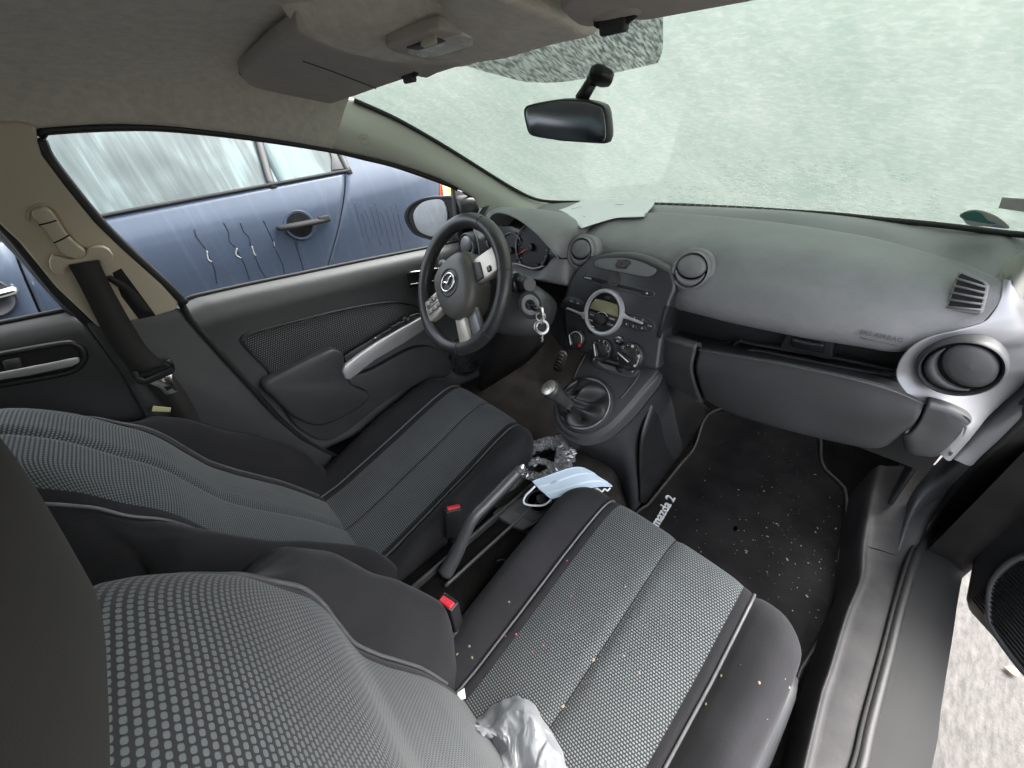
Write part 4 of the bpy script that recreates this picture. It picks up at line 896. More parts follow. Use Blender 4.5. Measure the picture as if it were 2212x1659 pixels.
def vent(c, n, r, ring_m, parent, tilt=.0, split=(0, -1), pod=None, body_m=None):
    """round air vent: outer ring, barrel and a flap that leaves a crescent"""
    body_m = body_m or M_plast
    u, v, n = basis(n)
    vt = lathe('air_vent', [(.0, -.004), (r * .80, -.006), (r * .88, -.010), (r * .90, .002), (r * .95, .006), (r * 1.0, .004), (r * 1.04, -.004), (r * 1.04, -.03)], c, n, ring_m, parent, 56)
    lathe('vent_throat', [(.0, -.0035), (r * .86, -.0035)], c, n, M_dark, vt, 40)
    d = unit(u * split[0] + v * split[1]); e = np.cross(n, d)
    # lower crescent
    lat = [c + n * .002 + r * .83 * (math.cos(t) * d + math.sin(t) * e) for t in np.linspace(-1.45, 1.45, 26)]
    inner = [c + n * .001 - d * r * .20 + r * .80 * (math.cos(t) * d * .84 + math.sin(t) * e * 1.02) for t in np.linspace(1.22, -1.22, 26)]
    mkgrid('vent_shell', np.array([lat, [.5 * (a + b) + n * .004 for a, b in zip(lat, inner[::-1])], inner[::-1]]), body_m, vt, .003)
    # flap disc, domed, shifted away from the crescent
    fc = c - d * r * .235 + n * .004
    F = []
    for s in (1.0, .94, .7, .4, .02):
        ringp = []
        for t in np.linspace(0, 2 * math.pi, 40, endpoint=False):
            a = math.cos(t) * .60 * s; b = math.sin(t) * .80 * s
            p = fc + r * (a * d + b * e)
            q = p - c; q2 = q - n * (q @ n); L_ = np.linalg.norm(q2)
            if L_ > r * .84: p = c + q2 / L_ * r * .84 + n * (q @ n)
            ringp.append(p + n * (.0065 * (1 - s * s) if s < .95 else -.004 * (s > .97)))
        F.append(ringp)
    mkgrid('vent_flap', np.array(F), body_m, vt, .0, True)
    return vt
vR = at(2073, 795, Y=.232); vent(vR, (.02, -.97, .10), .0445, M_plast, db, split=(-.75, -.7), body_m=M_plast2)
vent(vR * V(-1, 1, 1), (.02, -.97, .10), .0445, M_plast, db, split=(.7, -.7), body_m=M_silver)
# middle vents on their pods
for px, py, sp in ((1256, 546, (.15, -1)), (1493, 585, (.05, -1))):
    cc = at(px, py, Y=.283 if px > 1300 else .282); an = unit((0 if px > 1300 else .0, -.93, .36)); u, v, an = basis(an)
    rings = []
    for r, h, sh in ((.040, .0, 0), (.0475, -.002, 0), (.0495, -.010, 0), (.0475, -.03, .002), (.040, -.055, .004), (.026, -.085, .004), (.01, -.11, .002)):
        rings.append([cc + an * h + v * sh + r * (math.cos(a) * u + math.sin(a) * v) for a in np.linspace(0, 2 * math.pi, 40, endpoint=False)])
    mkgrid('vent_pod', np.array(rings), M_pad, db, 0, True)
    vent(cc + an * .003, an, .0405, M_pad, db, split=sp, body_m=M_pad)
# side window demister
gq = [(2069, 588), (2075, 584), (2128, 606), (2136, 616), (2123, 672), (2117, 679), (2047, 671), (2042, 664)]
gn = unit((-.25, -1, .45)); g0 = at(2090, 630, Y=.293)
def ong(px, py, d=0): return onp(px, py, g0 + gn * d, gn)
gr = prism('demister_vent', [ong(x, y, .004) for x, y in gq], gn, .02, M_pad, db, .003)
prism('demister_throat', [ong(2090 + (x - 2090) * .86, 631 + (y - 631) * .86, .0045) for x, y in gq], gn, .002, M_dark, gr, .0)
for t in np.linspace(.14, .9, 5):
    a = (2069 + (2043 - 2069) * t, 588 + (669 - 588) * t + 2); b = (2134 + (2119 - 2134) * t, 612 + (676 - 612) * t)
    tube('demister_slat', [ong(*a, .006), ong((a[0] + b[0]) / 2, (a[1] + b[1]) / 2, .006), ong(*b, .006)], .0017, M_pad, gr, 6)

# centre stack
sn = unit((0, -.925, .38)); su = V(1, 0, 0); sv_ = np.cross(sn, su)
def Fst(p): return p[1] - (.206 + .40 * (p[2] - .83) + .9 * p[0] * p[0])
def onst(px, py, d=0.0): return hit(px, py, Fst, .5, 1.6) + sn * d
Ls = [(1274, 557), (1247, 585), (1230, 613), (1219, 648), (1217, 683), (1221, 715), (1230, 752)]
Rs = [(1446, 586), (1453, 603), (1457, 625), (1445, 657), (1437, 690), (1428, 735), (1419, 800)]
Lr = cr(Ls, 26); Rr = cr(Rs, 26); rows = []
for i in range(26):
    t = i / 25; row = []
    for s in np.linspace(0, 1, 34):
        p = Lr[i] * (1 - s) + Rr[i] * s; p = p + V(0, -20 * math.sin(math.pi * s) * (1 - t) ** 2)
        row.append(onst(*p))
    row = np.array(row); row = np.vstack([row[0] + V(.0, .05, 0), row[0] + V(-.001, .008, 0), row, row[-1] + V(.001, .008, 0), row[-1] + V(0, .05, 0)])
    rows.append(row)
rows = [rows[0] + V(0, .03, -.002)] + rows + [rows[-1] + V(0, .05, 0)]
M_stack = mat('stack_plastic', (.036, .038, .041), .33, bump=.05, bs=900, var=.08, vs=8)
st = mkgrid('centre_stack', np.array(rows), M_stack, db)
# joint round the hazard strip, hazard button
hz = [(1284, 566), (1300, 559), (1346, 557), (1385, 565), (1411, 577), (1420, 582), (1415, 592), (1400, 598), (1370, 594), (1330, 586), (1297, 580), (1284, 573)]
prism('hazard_strip', [onst(x, y, .0025) for x, y in hz], sn, .006, mat('hazard_plastic', (.16, .165, .168), .42, var=.05), db, .0012, None, 2, 50)
tube('strip_joint', cr([onst(x, y, .0012) for x, y in hz], 80, True), .0011, M_dark, db, 5, None, True)
hzb = prism('hazard_button', [onst(x, y, .0042) for x, y in ((1336, 563), (1340, 561), (1362, 564), (1364, 568), (1352, 579), (1349, 580), (1331, 576), (1330, 573))], sn, .006, M_plast2, db, .0015)
tube('button_joint', cr([onst(x, y, .0030) for x, y in ((1336, 561.5), (1364, 565), (1351, 581.5), (1328, 576))], 4, True), .0010, M_dark, hzb, 4, None, True)
M_dred = mat('dull_red', (.42, .05, .05), .5)
hc_ = onst(1346, 571, .0046); tr_ = [hc_ + .007 * (math.cos(R_(a)) * su + math.sin(R_(a)) * sv_) for a in (90, 210, 330)]
tube('hazard_triangle', tr_, .0007, M_dred, hzb, 4, None, True)
# disc slot with its scooped thumb recess
def pxs(pts, d): return [onst(x, y, d) for x, y in pts]
tube('slot_rim', cr(pxs([(1262, 597), (1266, 594.5), (1300, 603), (1350, 617), (1385, 625), (1409, 630), (1414, 634), (1411, 639), (1400, 641), (1370, 634), (1320, 622), (1285, 612), (1264, 605), (1261, 601)], .0008), 80, True), .0022, M_plast2, db, 6, None, True)
prism('disc_slot', pxs([(1274, 599), (1300, 605), (1345, 617), (1388, 626.5), (1387, 632), (1340, 622), (1300, 612), (1275, 604)], .0020), sn, .005, M_dark, db, .0006)
for pts, m_ in (([(1264, 597), (1279, 600), (1278, 605), (1264, 602)], M_silver), ([(1389, 629.5), (1411, 633), (1409, 639), (1390, 635)], M_black)):
    prism('slot_button', pxs(pts, .005), sn, .006, m_, db, .0018, None, 3)
text('eject_mark', '\u25b2', onst(1400, 633.5, .0056), su, sv_, .007, M_print, db)
sc0 = onst(1329, 607, -.0005)
lathe('thumb_scoop', [(.0, .0), (.010, .0012), (.0145, .0022), (.016, .0030), (.0172, .0030), (.018, .0005)], onst(1327, 604, .0), sn, M_plast2, db, 30, sy=1.1)
lathe('thumb_scoop', [(.0, .0), (.009, .0010), (.0125, .0020), (.014, .0028), (.015, .0028), (.016, .0005)], onst(1315, 622, .0), sn, M_plast2, db, 30, sx=1.3, sy=.7)
# radio: silver ring with its two arms, display, knob and keys
rc = onst(1305, 675, .0); rR = .055
u0 = np.linalg.norm(onst(1345, 675) - onst(1265, 675)) / 2
rad = db
def onr_(a, b, d): return rc + a * su + b * sv_ + d * sn
lathe('radio_ring', [(.0500, -.002), (.0490, .004), (.0505, .0085), (.0545, .0095), (.0585, .0085), (.0605, .002), (.0605, -.004)], rc, sn, M_bright, db, 64, sx=.96, sy=1.0)
lathe('radio_face', [(.0, .002), (.049, .002)], rc, sn, M_black, db, 48)
print('ring half width', u0)
lcd = [onr_(a, b, .0042) for a, b in ((-.044, .004), (-.040, .016), (-.033, .0275), (.0, .0295), (.033, .0275), (.040, .016), (.044, .004), (.044, -.0005), (-.044, -.0005))]
prism('radio_display', lcd, sn, .004, M_lcd, db, .0008)
prism('disc_badge', [onr_(a, b, .0032) for a, b in ((-.006, .034), (.006, .034), (.006, .042), (-.006, .042))], sn, .002, M_plast2, db, .0005)
for (a, b, w_, h_, tx) in ((-.030, -.0145, .024, .014, 'AUTO'), (.030, -.009, .026, .012, 'AUDIO'), (-.032, -.029, .022, .010, 'MENU'), (.030, -.024, .026, .014, 'CLOCK')):
    prism('radio_key', [onr_(a - w_ / 2, b - h_ / 2, .0048), onr_(a + w_ / 2, b - h_ / 2, .0048), onr_(a + w_ / 2, b + h_ / 2, .0048), onr_(a - w_ / 2, b + h_ / 2, .0048)], sn, .004, M_plast, db, .001)
    text('key_print', tx, onr_(a, b, .0051), su, sv_, .0052, M_print, db, .0002)
P = [onr_(.020 * math.cos(R_(a)), -.0195 + .020 * math.sin(R_(a)), .0052) for a in np.linspace(40, 140, 12)]
tube('volume_arc', P, .0009, M_print, db, 5)
lathe('volume_knob', [(.0, .0175), (.011, .0172), (.0135, .0155), (.0150, .006), (.0152, .002)], onr_(0, -.0195, 0), sn, M_black, db, 40)
def armpts(sg, x1, yc):
    return [onr_(sg * .052, .0085 + yc, .007), onr_(sg * .062, .0035 + yc, .0065), onr_(sg * .072, .0035 + yc, .006), onr_(sg * x1, .0035 + yc, .006), onr_(sg * (x1 + .0035), yc, .006), onr_(sg * x1, -.0035 + yc, .006), onr_(sg * .072, -.0035 + yc, .006), onr_(sg * .062, -.0045 + yc, .0065), onr_(sg * .052, -.012 + yc, .007)]
def armflat(c1, c2, w0, w1):
    c1 = np.array(c1); c2 = np.array(c2); d = unit(c2 - c1); s = np.cross(sn, d)
    return [c1 + s * w0, c1 + d * .010 + s * w1 * 1.3, c1 + d * .02 + s * w1, c2 + s * w1 * .8, c2 + d * w1, c2 - s * w1 * .8, c1 + d * .02 - s * w1, c1 + d * .010 - s * w1 * 1.3, c1 - s * w0]
prism('ring_arm', armflat(onst(1265, 681, .0085), onst(1228, 666, .0085), .012, .0036), sn, .006, M_bright, db, .0018, None, 3)
prism('ring_arm', armflat(onst(1345, 681, .0085), onst(1389, 698, .0085), .012, .0038), sn, .006, M_bright, db, .0018, None, 3)
# key clusters either side
def oval(c, w_, h_, ang, n=36):
    d = math.cos(ang) * su + math.sin(ang) * sv_; e = np.cross(sn, d); o = []
    for t in np.linspace(0, 2 * math.pi, n, endpoint=False):
        x = math.cos(t); y = math.sin(t); o.append(c + d * (w_ - h_) * np.sign(x) * (abs(x) > .02) + h_ * (x * d + y * e))
    return o
def cluster(pxl, keys):
    o = cr(pxs(pxl, .003), 50, True); prism('key_cluster', o, sn, .006, M_black, db, .0016, None, 2)
    tube('cluster_rim', cr(pxs(pxl, .002), 60, True), .0015, M_plast2, db, 6, None, True)
    for (q, txs, sz) in keys:
        k = prism('radio_key', pxs(q, .0055), sn, .004, M_plast, db, .0009)
        qc = np.mean(q, 0)
        text('key_print', txs, onst(qc[0], qc[1], .0058), su, sv_, sz, M_print, db, .0002)
cluster([(1222, 645), (1231, 641), (1247, 646), (1259, 653), (1263, 661), (1263, 672), (1258, 680), (1240, 680), (1226, 673), (1217, 664), (1217, 652)],
        [([(1233, 646), (1243, 648), (1244, 657), (1230, 654)], 'SCAN', .0042), ([(1245, 649), (1256, 654), (1258, 661), (1245, 657)], 'AM', .0048), ([(1229, 664), (1242, 668), (1241, 675), (1230, 671)], 'SEEK', .0042), ([(1244, 669), (1256, 673), (1253, 678), (1243, 676)], '\u25c0', .005)])
cluster([(1350, 683), (1360, 678), (1380, 681), (1396, 687), (1409, 694), (1415, 703), (1413, 713), (1400, 718), (1380, 714), (1362, 708), (1350, 700), (1345, 691)],
        [([(1353, 684), (1363, 681), (1365, 689), (1352, 690)], '1', .008), ([(1365, 681), (1380, 684), (1379, 693), (1366, 690)], '2', .008), ([(1382, 685), (1396, 689), (1402, 698), (1382, 694)], '3', .008),
         ([(1349, 696), (1360, 698), (1360, 706), (1351, 702)], '4', .008), ([(1362, 699), (1378, 702), (1378, 712), (1362, 707)], '5', .008), ([(1380, 703), (1396, 705), (1400, 714), (1380, 713)], '6', .008)])
text('key_print', 'TUNE', onst(1405, 704, .0042), su, sv_, .0046, M_print, db, .0002)
# heater knobs
def heater(px, py, r, marks, ang):
    c = onst(px, py, .0); ph = lathe('heater_knob', [(r * 1.18, -.004), (r * 1.16, .006), (r * 1.05, .012), (r * .98, .013), (r * .80, .012), (r * .72, .014), (r * .66, .026), (r * .3, .028), (0, .028)], c, sn, M_black, db, 48)
    d = math.cos(R_(ang)) * su + math.sin(R_(ang)) * sv_; e = np.cross(sn, d)
    cc = c + sn * .0275
    gp_ = [cc + d * r * .62 + e * r * .16, cc + d * r * .62 - e * r * .16, cc - d * r * .62 - e * r * .20, cc - d * r * .62 + e * r * .20]
    prism('knob_grip', [p + sn * .010 for p in gp_], sn, .012, M_gloss, ph, .003, None, 3)
    tube('knob_pointer', [cc + d * r * .62 + sn * .0105, cc + sn * .0108, cc - d * r * .55 + sn * .0105], .0017, M_print, ph, 6)
    for (a, t, s, m_) in marks:
        p = c + sn * .0135 + r * .9 * (math.cos(R_(a)) * su + math.sin(R_(a)) * sv_)
        text('knob_print', t, p, su, sv_, s, m_, ph, .0003)
    return c, ph
M_blueP = mat('blue_print', (.1, .35, .8), .5); M_redP = mat('red_print', (.75, .03, .05), .5)
c, ph = heater(1249, 733, .0235, [(205, '\u25cf', .009, M_blueP), (-32, '\u25cf', .013, M_redP)], 118)
tube('scale_arc', [c + sn * .0138 + .0212 * (math.cos(R_(a)) * su + math.sin(R_(a)) * sv_) for a in np.linspace(-10, 182, 40)], .0012, M_print, ph, 5)
heater(1302, 755, .0265, [(188, '\u2736', .009, M_print), (150, '0', .009, M_print), (112, '1', .009, M_print), (80, '2', .009, M_print), (45, '3', .009, M_print), (8, '4', .009, M_print)], 118)
heater(1363, 770, .0310, [(178, '\u2022', .010, M_print), (142, '\u25a1', .009, M_print), (112, '\u2022', .010, M_print), (85, '\u25a0', .009, M_print), (55, '\u2022', .010, M_print), (22, '\u25c6', .010, M_print), (4, '\u2016', .011, M_print), (-14, '\u2016', .011, M_print), (-34, '\u25cf', .009, M_print), (206, 'U', .009, M_print)], 160)
for px, py, tx in ((1280, 711, '\u2261'), (1338, 735, 'A/C')):
    bb = lathe('heater_button', [(.0125, -.002), (.0120, .003), (.0105, .0045), (0, .005)], onst(px, py, .001), sn, M_gloss, db, 28)
    text('button_print', tx, onst(px, py + 2, .0064), su, sv_, .0068, M_print, bb, .0002)
    tube('button_light', [onst(px - 6, py - 6, .006), onst(px, py - 7.5, .0063), onst(px + 6, py - 5, .006)], .0012, M_print, bb, 5)

# ================================================================ lower console, gear lever
kn = unit((0, -math.sin(R_(37)), math.cos(R_(37)))); kp0 = V(.003, .109, .60)
def onk(px, py, d=0.0): return onp(px, py, kp0 + kn * d, kn)
lc = thing('centre_console', 'black plastic centre console below the radio, with silver ringed gear lever opening', 'console', (0, .12, .3))
def kring(pts, d): return [onk(x, y, d) for x, y in pts]
top = [(1262, 766), (1238, 818), (1205, 862), (1199, 895), (1208, 920), (1232, 940), (1266, 945), (1311, 924), (1352, 884), (1388, 842), (1424, 796), (1400, 780), (1330, 772)]
T3 = cr(kring(top, 0), 60, True); cT = T3.mean(0)
mid_ = [(1255, 790), (1228, 830), (1200, 868), (1196, 905), (1207, 932), (1233, 952), (1266, 962), (1312, 950), (1358, 914), (1394, 872), (1432, 815), (1405, 785), (1330, 775)]
R1 = T3; R0 = cT + (T3 - cT) * .93 + kn * .004
M3 = cr(kring(mid_, -.012), 60, True)
base_px = [(1262, 860), (1236, 880), (1218, 910), (1212, 950), (1218, 975), (1238, 992), (1275, 1005), (1314, 1024), (1342, 1055), (1372, 1086), (1440, 1040), (1500, 920), (1380, 860)]
B3 = np.array([at(x, y, Z=.30) for x, y in base_px]); B3[0] = (-.10, .32, .3); B3[1] = (-.12, .25, .3); B3[-2] = (.16, .45, .3); B3[-1] = (.05, .45, .3); B3[-3] = (.165, .25, .3)
B3 = cr(B3, 60, True)
CG = loft([R0, R1, R1 * .9 + M3 * .1 - kn * .003, M3, M3 * .55 + B3 * .45 + V(.004, .01, 0), B3, B3 + V(0, 0, -.08)], 61, 7)
# lofts run round the ring: close each ring
def closedloft(rings, m=6):
    A = np.array(rings); res = []; Q = np.concatenate([[2 * A[0] - A[1]], A, [2 * A[-1] - A[-2]]])
    for i in range(1, len(Q) - 2):
        p0, p1, p2, p3 = Q[i - 1], Q[i], Q[i + 1], Q[i + 2]
        for t in np.linspace(0, 1, m, endpoint=False):
            res.append(.5 * (2 * p1 + (p2 - p0) * t + (2 * p0 - 5 * p1 + 4 * p2 - p3) * t * t + (3 * p1 - p0 - 3 * p2 + p3) * t ** 3))
    res.append(A[-1]); return np.array(res)
cap = closedloft([cT + (T3 - cT) * .02 + kn * .004, cT + (T3 - cT) * .6 + kn * .006, R0, R1, R1 * .75 + M3 * .25 - kn * .004, M3], 6)
mkgrid('console_top', cap, M_plast2, lc, 0, True)
low = closedloft([M3 - kn * .004 + V(0, .004, 0), M3 * .9 + B3 * .1 + V(.0, .008, 0), M3 * .5 + B3 * .5 + V(.004, .012, 0), B3, B3 + V(0, 0, -.08)], 6)
mkgrid('console_body', low, M_plast, lc, 0, True)
# raised panel seam with the air lever
lp_ = [(1295, 779), (1300, 785), (1296, 800), (1304, 808), (1330, 820), (1360, 830), (1375, 826), (1391, 803), (1380, 795)]
prism('lever_panel', [onk(x, y, .014) for x, y in ((1276, 767), (1276, 781), (1284, 791), (1320, 806), (1356, 815), (1371, 812), (1384, 797))], kn, .012, M_plast2, lc, .003)
prism('lever_frame', [onk(x, y, .0165) for x, y in ((1289, 772), (1296, 772), (1330, 782), (1352, 787), (1350, 798), (1336, 803), (1305, 795), (1291, 785))], kn, .005, mat('lever_frame', (.20, .19, .18), .4, var=.08), lc, .002)
prism('lever_slot', [onk(x, y, .0172) for x, y in ((1297, 777), (1330, 787), (1352, 790), (1348, 796), (1330, 793), (1297, 784))], kn, .003, M_dark, lc, .0008)
box('air_lever', onk(1338, 797, .024), (.016, .014, .016), M_black, lc, (V(1, 0, 0), np.cross(kn, V(1, 0, 0)), kn), .003, 3)
for px, py in ((1283, 776), (1366, 802)): text('recirculation_mark', '\u25d6', onk(px, py, .0146), su, np.cross(kn, su), .010, M_print, lc)
for pts in ([(1384, 798), (1375, 818), (1357, 842), (1340, 862)], [(1263, 768), (1250, 793), (1238, 820)]): tube('panel_ridge', [onk(x, y, .005) for x, y in pts], .003, M_plast2, lc, 8, 24)
# wing panel on the passenger side of the tunnel
mkgrid('side_panel', loft([np.array([at(x, y, X=X) for x, y, X in ((1428, 812, .14), (1470, 830, .15), (1533, 885, .16))]), np.array([at(x, y, X=X) for x, y, X in ((1405, 880, .15), (1460, 890, .16), (1515, 930, .165))]), np.array([at(x, y, X=X) for x, y, X in ((1385, 960, .165), (1440, 980, .168), (1470, 1000, .168))]), np.array([at(x, y, X=X) for x, y, X in ((1385, 1085, .19), (1398, 1090, .19), (1412, 1082, .185))])], 16, 7), M_black, lc, .006)
tube('panel_seam', [at(x, y, X=X) for x, y, X in ((1530, 893, .158), (1500, 925, .16), (1478, 965, .163), (1462, 1000, .166))], .002, M_plast2, lc, 6, 20)
gl_ = thing('gear_lever', 'black gear lever with silver topped knob leaning out of its leather boot', 'gear lever', kp0)
rcn = onk(1263, 872, .008); rr_ = .0745
lathe('boot_ring', [(rr_ * .93, -.004), (rr_ * .93, .003), (rr_ * .96, .0062), (rr_ * .995, .005), (rr_ * 1.0, -.004)], rcn, kn, M_bright, gl_, 64)
lathe('ring_collar', [(rr_ * 1.0, -.008), (rr_ * 1.0, .004), (rr_ * 1.03, .008), (rr_ * 1.09, .006), (rr_ * 1.13, -.004)], rcn, kn, M_plast, gl_, 64)
kb0 = at(1232, 880, X=-.012); ktop = at(1184, 840, X=-.038); kax = unit(ktop - kb0); kbase = at(1222, 868, X=-.018)
u_, v_, _ = basis(kn); rings = []
rs = random.Random(4); ph1, ph2 = 1.1, 2.6
for t in np.linspace(0, 1, 26):
    ring = []; cen = rcn * (1 - t) + kbase * t + kn * .0
    base_r = sm(t, [0, .12, .35, .6, .8, 1], [.070, .068, .046, .030, .022, .0165])
    hgt = sm(t, [0, .15, .4, 1], [0, .004, .002, 0])
    for k in range(64):
        a = 2 * math.pi * k / 64
        fold = .22 * math.sin(3 * a + ph1 + 2.0 * t) + .16 * math.sin(5 * a + ph2 - 3.2 * t) + .12 * math.sin(8 * a + 4 * t) * t
        amp = 4 * t * (1 - t) ; rad_ = base_r * (1 + fold * amp * .9)
        lift = .016 * amp * math.sin(4 * a + 5 * t + .5) + .010 * amp * math.sin(7 * a - 3 * t)
        ring.append(cen + rad_ * (math.cos(a) * u_ + math.sin(a) * v_) + kn * (hgt + lift))
    rings.append(ring)
rings.append([kbase + kax * .01 + .0165 * (math.cos(2 * math.pi * k / 64) * u_ + math.sin(2 * math.pi * k / 64) * v_) for k in range(64)])
mkgrid('boot', np.array(rings), M_boot, gl_, 0, True)
Lk = np.linalg.norm(ktop - kbase)
lathe('knob', [(.0165, -.004), (.0185, .0), (.019, Lk * .35), (.0205, Lk * .55), (.0225, Lk * .72), (.0255, Lk * .80), (.0265, Lk * .92), (.0245, Lk * 1.0), (.0215, Lk * 1.03), (.0, Lk * 1.03)], kbase, kax, M_leather, gl_, 36)
lathe('knob_cap', [(.0225, Lk * 1.0), (.0215, Lk * 1.035), (.016, Lk * 1.06), (.0, Lk * 1.065)], kbase, kax, mat('knob_silver', (.72, .68, .60), .3, .8, var=.05), gl_, 36)
uk, vk, _ = basis(kax); kc = kbase + kax * (Lk * 1.066)
for a, b in (((-.008, .009), (-.008, -.009)), ((0, .009), (0, -.009)), ((.008, .009), (.008, -.009)), ((-.008, 0), (.008, 0))):
    tube('shift_pattern', [kc + uk * a[0] + vk * a[1], kc + uk * b[0] + vk * b[1]], .0005, M_black, gl_, 4)

# ================================================================ steering wheel and column
WC = V(-.3427, .0, .9043); th = R_(28.3)
wn = V(0, -math.cos(th), math.sin(th)); wu = V(1, 0, 0); wv = V(0, math.sin(th), math.cos(th)); rot = R_(40)
wx = math.cos(rot) * wu + math.sin(rot) * wv; wy = -math.sin(rot) * wu + math.cos(rot) * wv      # wheel turned to the left
def onw(x, y, d=0): return WC + x * wx + y * wy + d * wn
sw_ = thing('steering_wheel', 'worn leather steering wheel with bronze silver spokes, turned to the left', 'steering wheel', WC)
n = 120; rim = []
for k in range(n):
    a = 2 * math.pi * k / n; rim.append(onw(.171 * math.cos(a), .171 * math.sin(a), .0))
rr2 = [.0192 + .0012 * math.exp(-((math.degrees(2 * math.pi * k / n) % 180 - 20) / 16) ** 2) for k in range(n)]
tube('rim', rim, rr2, M_leather, sw_, 18, None, True)
for a in (38, 142, 196, 250, 290, 344):
    c = onw(.171 * math.cos(R_(a)), .171 * math.sin(R_(a))); rd_ = math.cos(R_(a)) * wx + math.sin(R_(a)) * wy
    tube('rim_joint', [c + .0198 * (math.cos(q) * rd_ + math.sin(q) * wn) for q in np.linspace(0, 2 * math.pi, 24, endpoint=False)], .0009, M_plast2, sw_, 5, None, True)
# stitched seam on the inside of the rim
for a in np.arange(40, 320, 2.4):
    r0 = .171 - .0190; p = onw(r0 * math.cos(R_(a)), r0 * math.sin(R_(a)), .003); q = onw((r0 - .0002) * math.cos(R_(a + 1.4)), (r0 - .0002) * math.sin(R_(a + 1.4)), .0005)
    if a == 40: vs_, fs_ = [], []
    tv, tf = tube_geo([p - wn * .005, q + wn * .006], .0011, 5); o_ = len(vs_); vs_ += list(tv); fs_ += [tuple(i + o_ for i in f) for f in tf]
o = mk('stitching', vs_, fs_, M_black, sw_); o['kind'] = 'stuff'
# hub pad
hub = [(-.073, .030), (-.066, .052), (-.040, .066), (0, .070), (.040, .066), (.066, .052), (.073, .030), (.072, 0), (.066, -.030), (.045, -.060), (.020, -.074), (-.020, -.074), (-.045, -.060), (-.066, -.030), (-.072, 0)]
HR = cr([onw(x * 1.02, y * 1.14 - .004, 0) for x, y in hub], 60, True); hcen = HR.mean(0)
ringsH = [hcen + (HR - hcen) * s + wn * d for s, d in ((1.0, -.055), (1.06, -.03), (1.06, .008), (1.01, .024), (.93, .030), (.75, .0345), (.45, .0375), (.02, .039))]
mkgrid('hub', np.array(ringsH), mat('hub_plastic', (.105, .100, .093), .42, bump=.12, bs=600, var=.08), sw_, 0, True)
lathe('badge_recess', [(.0, .0375), (.0325, .0362), (.036, .0395), (.0385, .0388), (.040, .034)], onw(0, .004), wn, M_plast, sw_, 48, up=wy)
def hub_ring(a, rx, ry): return onw(rx * math.cos(a), .004 + ry * math.sin(a), .041)
bd = tube('badge', [hub_ring(a, .027, .0225) for a in np.linspace(0, 2 * math.pi, 48, endpoint=False)], .0026, M_chrome, sw_, 8, None, True)
tube('badge_wing', [onw(x, y + .004, .042) for x, y in ((-.0265, .003), (-.020, .0075), (-.010, .006), (-.004, .0005), (0, -.003), (.004, .0005), (.010, .006), (.020, .0075), (.0265, .003))], [.0012, .003, .0036, .0034, .003, .0034, .0036, .003, .0012], M_chrome, bd, 8, None, flat=.7)
for q in ([(-.006, -.046), (0, -.040), (.006, -.046), (.003, -.052), (-.003, -.052)],): tube('airbag_symbol', [onw(x, y, .0338) for x, y in q], .0010, M_plast, sw_, 5, None, True)
text('airbag_text', 'SRS', onw(0, -.060, .0322), wx, wy, .008, M_plast, sw_, .0004)
# spokes
def spoke(pts, d0, d1, m_, name, bev=.006): return prism(name, [onw(x, y, d0) for x, y in pts], wn, d1, m_, sw_, bev, None, 3)
spoke([(-.168, -.012), (-.160, .026), (-.120, .030), (-.066, .034), (-.066, -.030), (-.115, -.040), (-.158, -.040)], .010, .022, M_spoke, 'spoke')
spoke([(.168, -.012), (.160, .026), (.120, .030), (.066, .034), (.066, -.030), (.115, -.040), (.158, -.040)], .010, .022, M_spoke, 'spoke')
spoke([(-.040, -.058), (-.046, -.160), (-.006, -.166), (.002, -.166), (.002, -.070)], .012, .022, M_spoke, 'spoke')
spoke([(.040, -.058), (.046, -.160), (.030, -.165), (.005, -.166), (.005, -.070)], .006, .02, M_silver, 'spoke')  # right half coloured cooler and darker, as shaded by its facing
spoke([(.068, .03), (.105, .012), (.105, -.034), (.066, -.03)], .013, .03, M_plast2, 'spoke_root', .005)
# buttons on the left spoke
for bx, by, w_, h_ in ((-.138, .010, .020, .012), (-.112, .012, .022, .012), (-.088, .014, .018, .013), (-.136, -.014, .022, .013), (-.110, -.014, .022, .013), (-.087, -.013, .018, .013)):
    c = onw(bx, by, .0115); box('wheel_button', c, (w_, h_, .006), mat('button_silver', (.36, .35, .33), .4, .3) if bx == -.138 and by > 0 else bpy.data.materials['button_silver'], sw_, (wx, wy, wn), .0018, 2)
for bx, by in ((-.125, .0225), (-.099, -.001), (-.124, -.001)): box('button_gap', onw(bx, by, .0098), (.05 if by < 0.01 else .03, .0022, .002), M_dark, sw_, (wx, wy, wn), 0)
box('button_mark', onw(-.112, .012, .0148), (.006, .005, .0006), M_dark, sw_, (wx, wy, wn), 0); 
box('wheel_lower_clip', onw(.128, -.022, .012), (.012, .014, .004), M_gloss, sw_, (wx, wy, wn), .001)
# column
sco = thing('steering_column', 'dark steering column shroud with two stalks and the ignition lock', 'steering column', WC - wn * .12)
def cring(x0, x1, y0, y1, d, nn=40):
    o = []
    for t in np.linspace(0, 2 * math.pi, nn, endpoint=False):
        c, s = math.cos(t), math.sin(t); o.append(WC + V((x0 + x1) / 2 + (x1 - x0) / 2 * math.copysign(abs(c) ** .62, c), 0, 0) + wv * ((y0 + y1) / 2 + (y1 - y0) / 2 * math.copysign(abs(s) ** .62, s)) - wn * d)
    return o
RG = [cring(-.03, .03, -.03, .03, .03), cring(-.085, .10, -.085, .062, .045), cring(-.10, .150, -.098, .068, .06), cring(-.105, .185, -.098, .068, .085), cring(-.105, .205, -.098, .064, .115), cring(-.10, .205, -.09, .055, .16), cring(-.08, .16, -.07, .04, .24)]
mkgrid('shroud', closedloft(RG, 5), M_plast2, sco, 0, True)
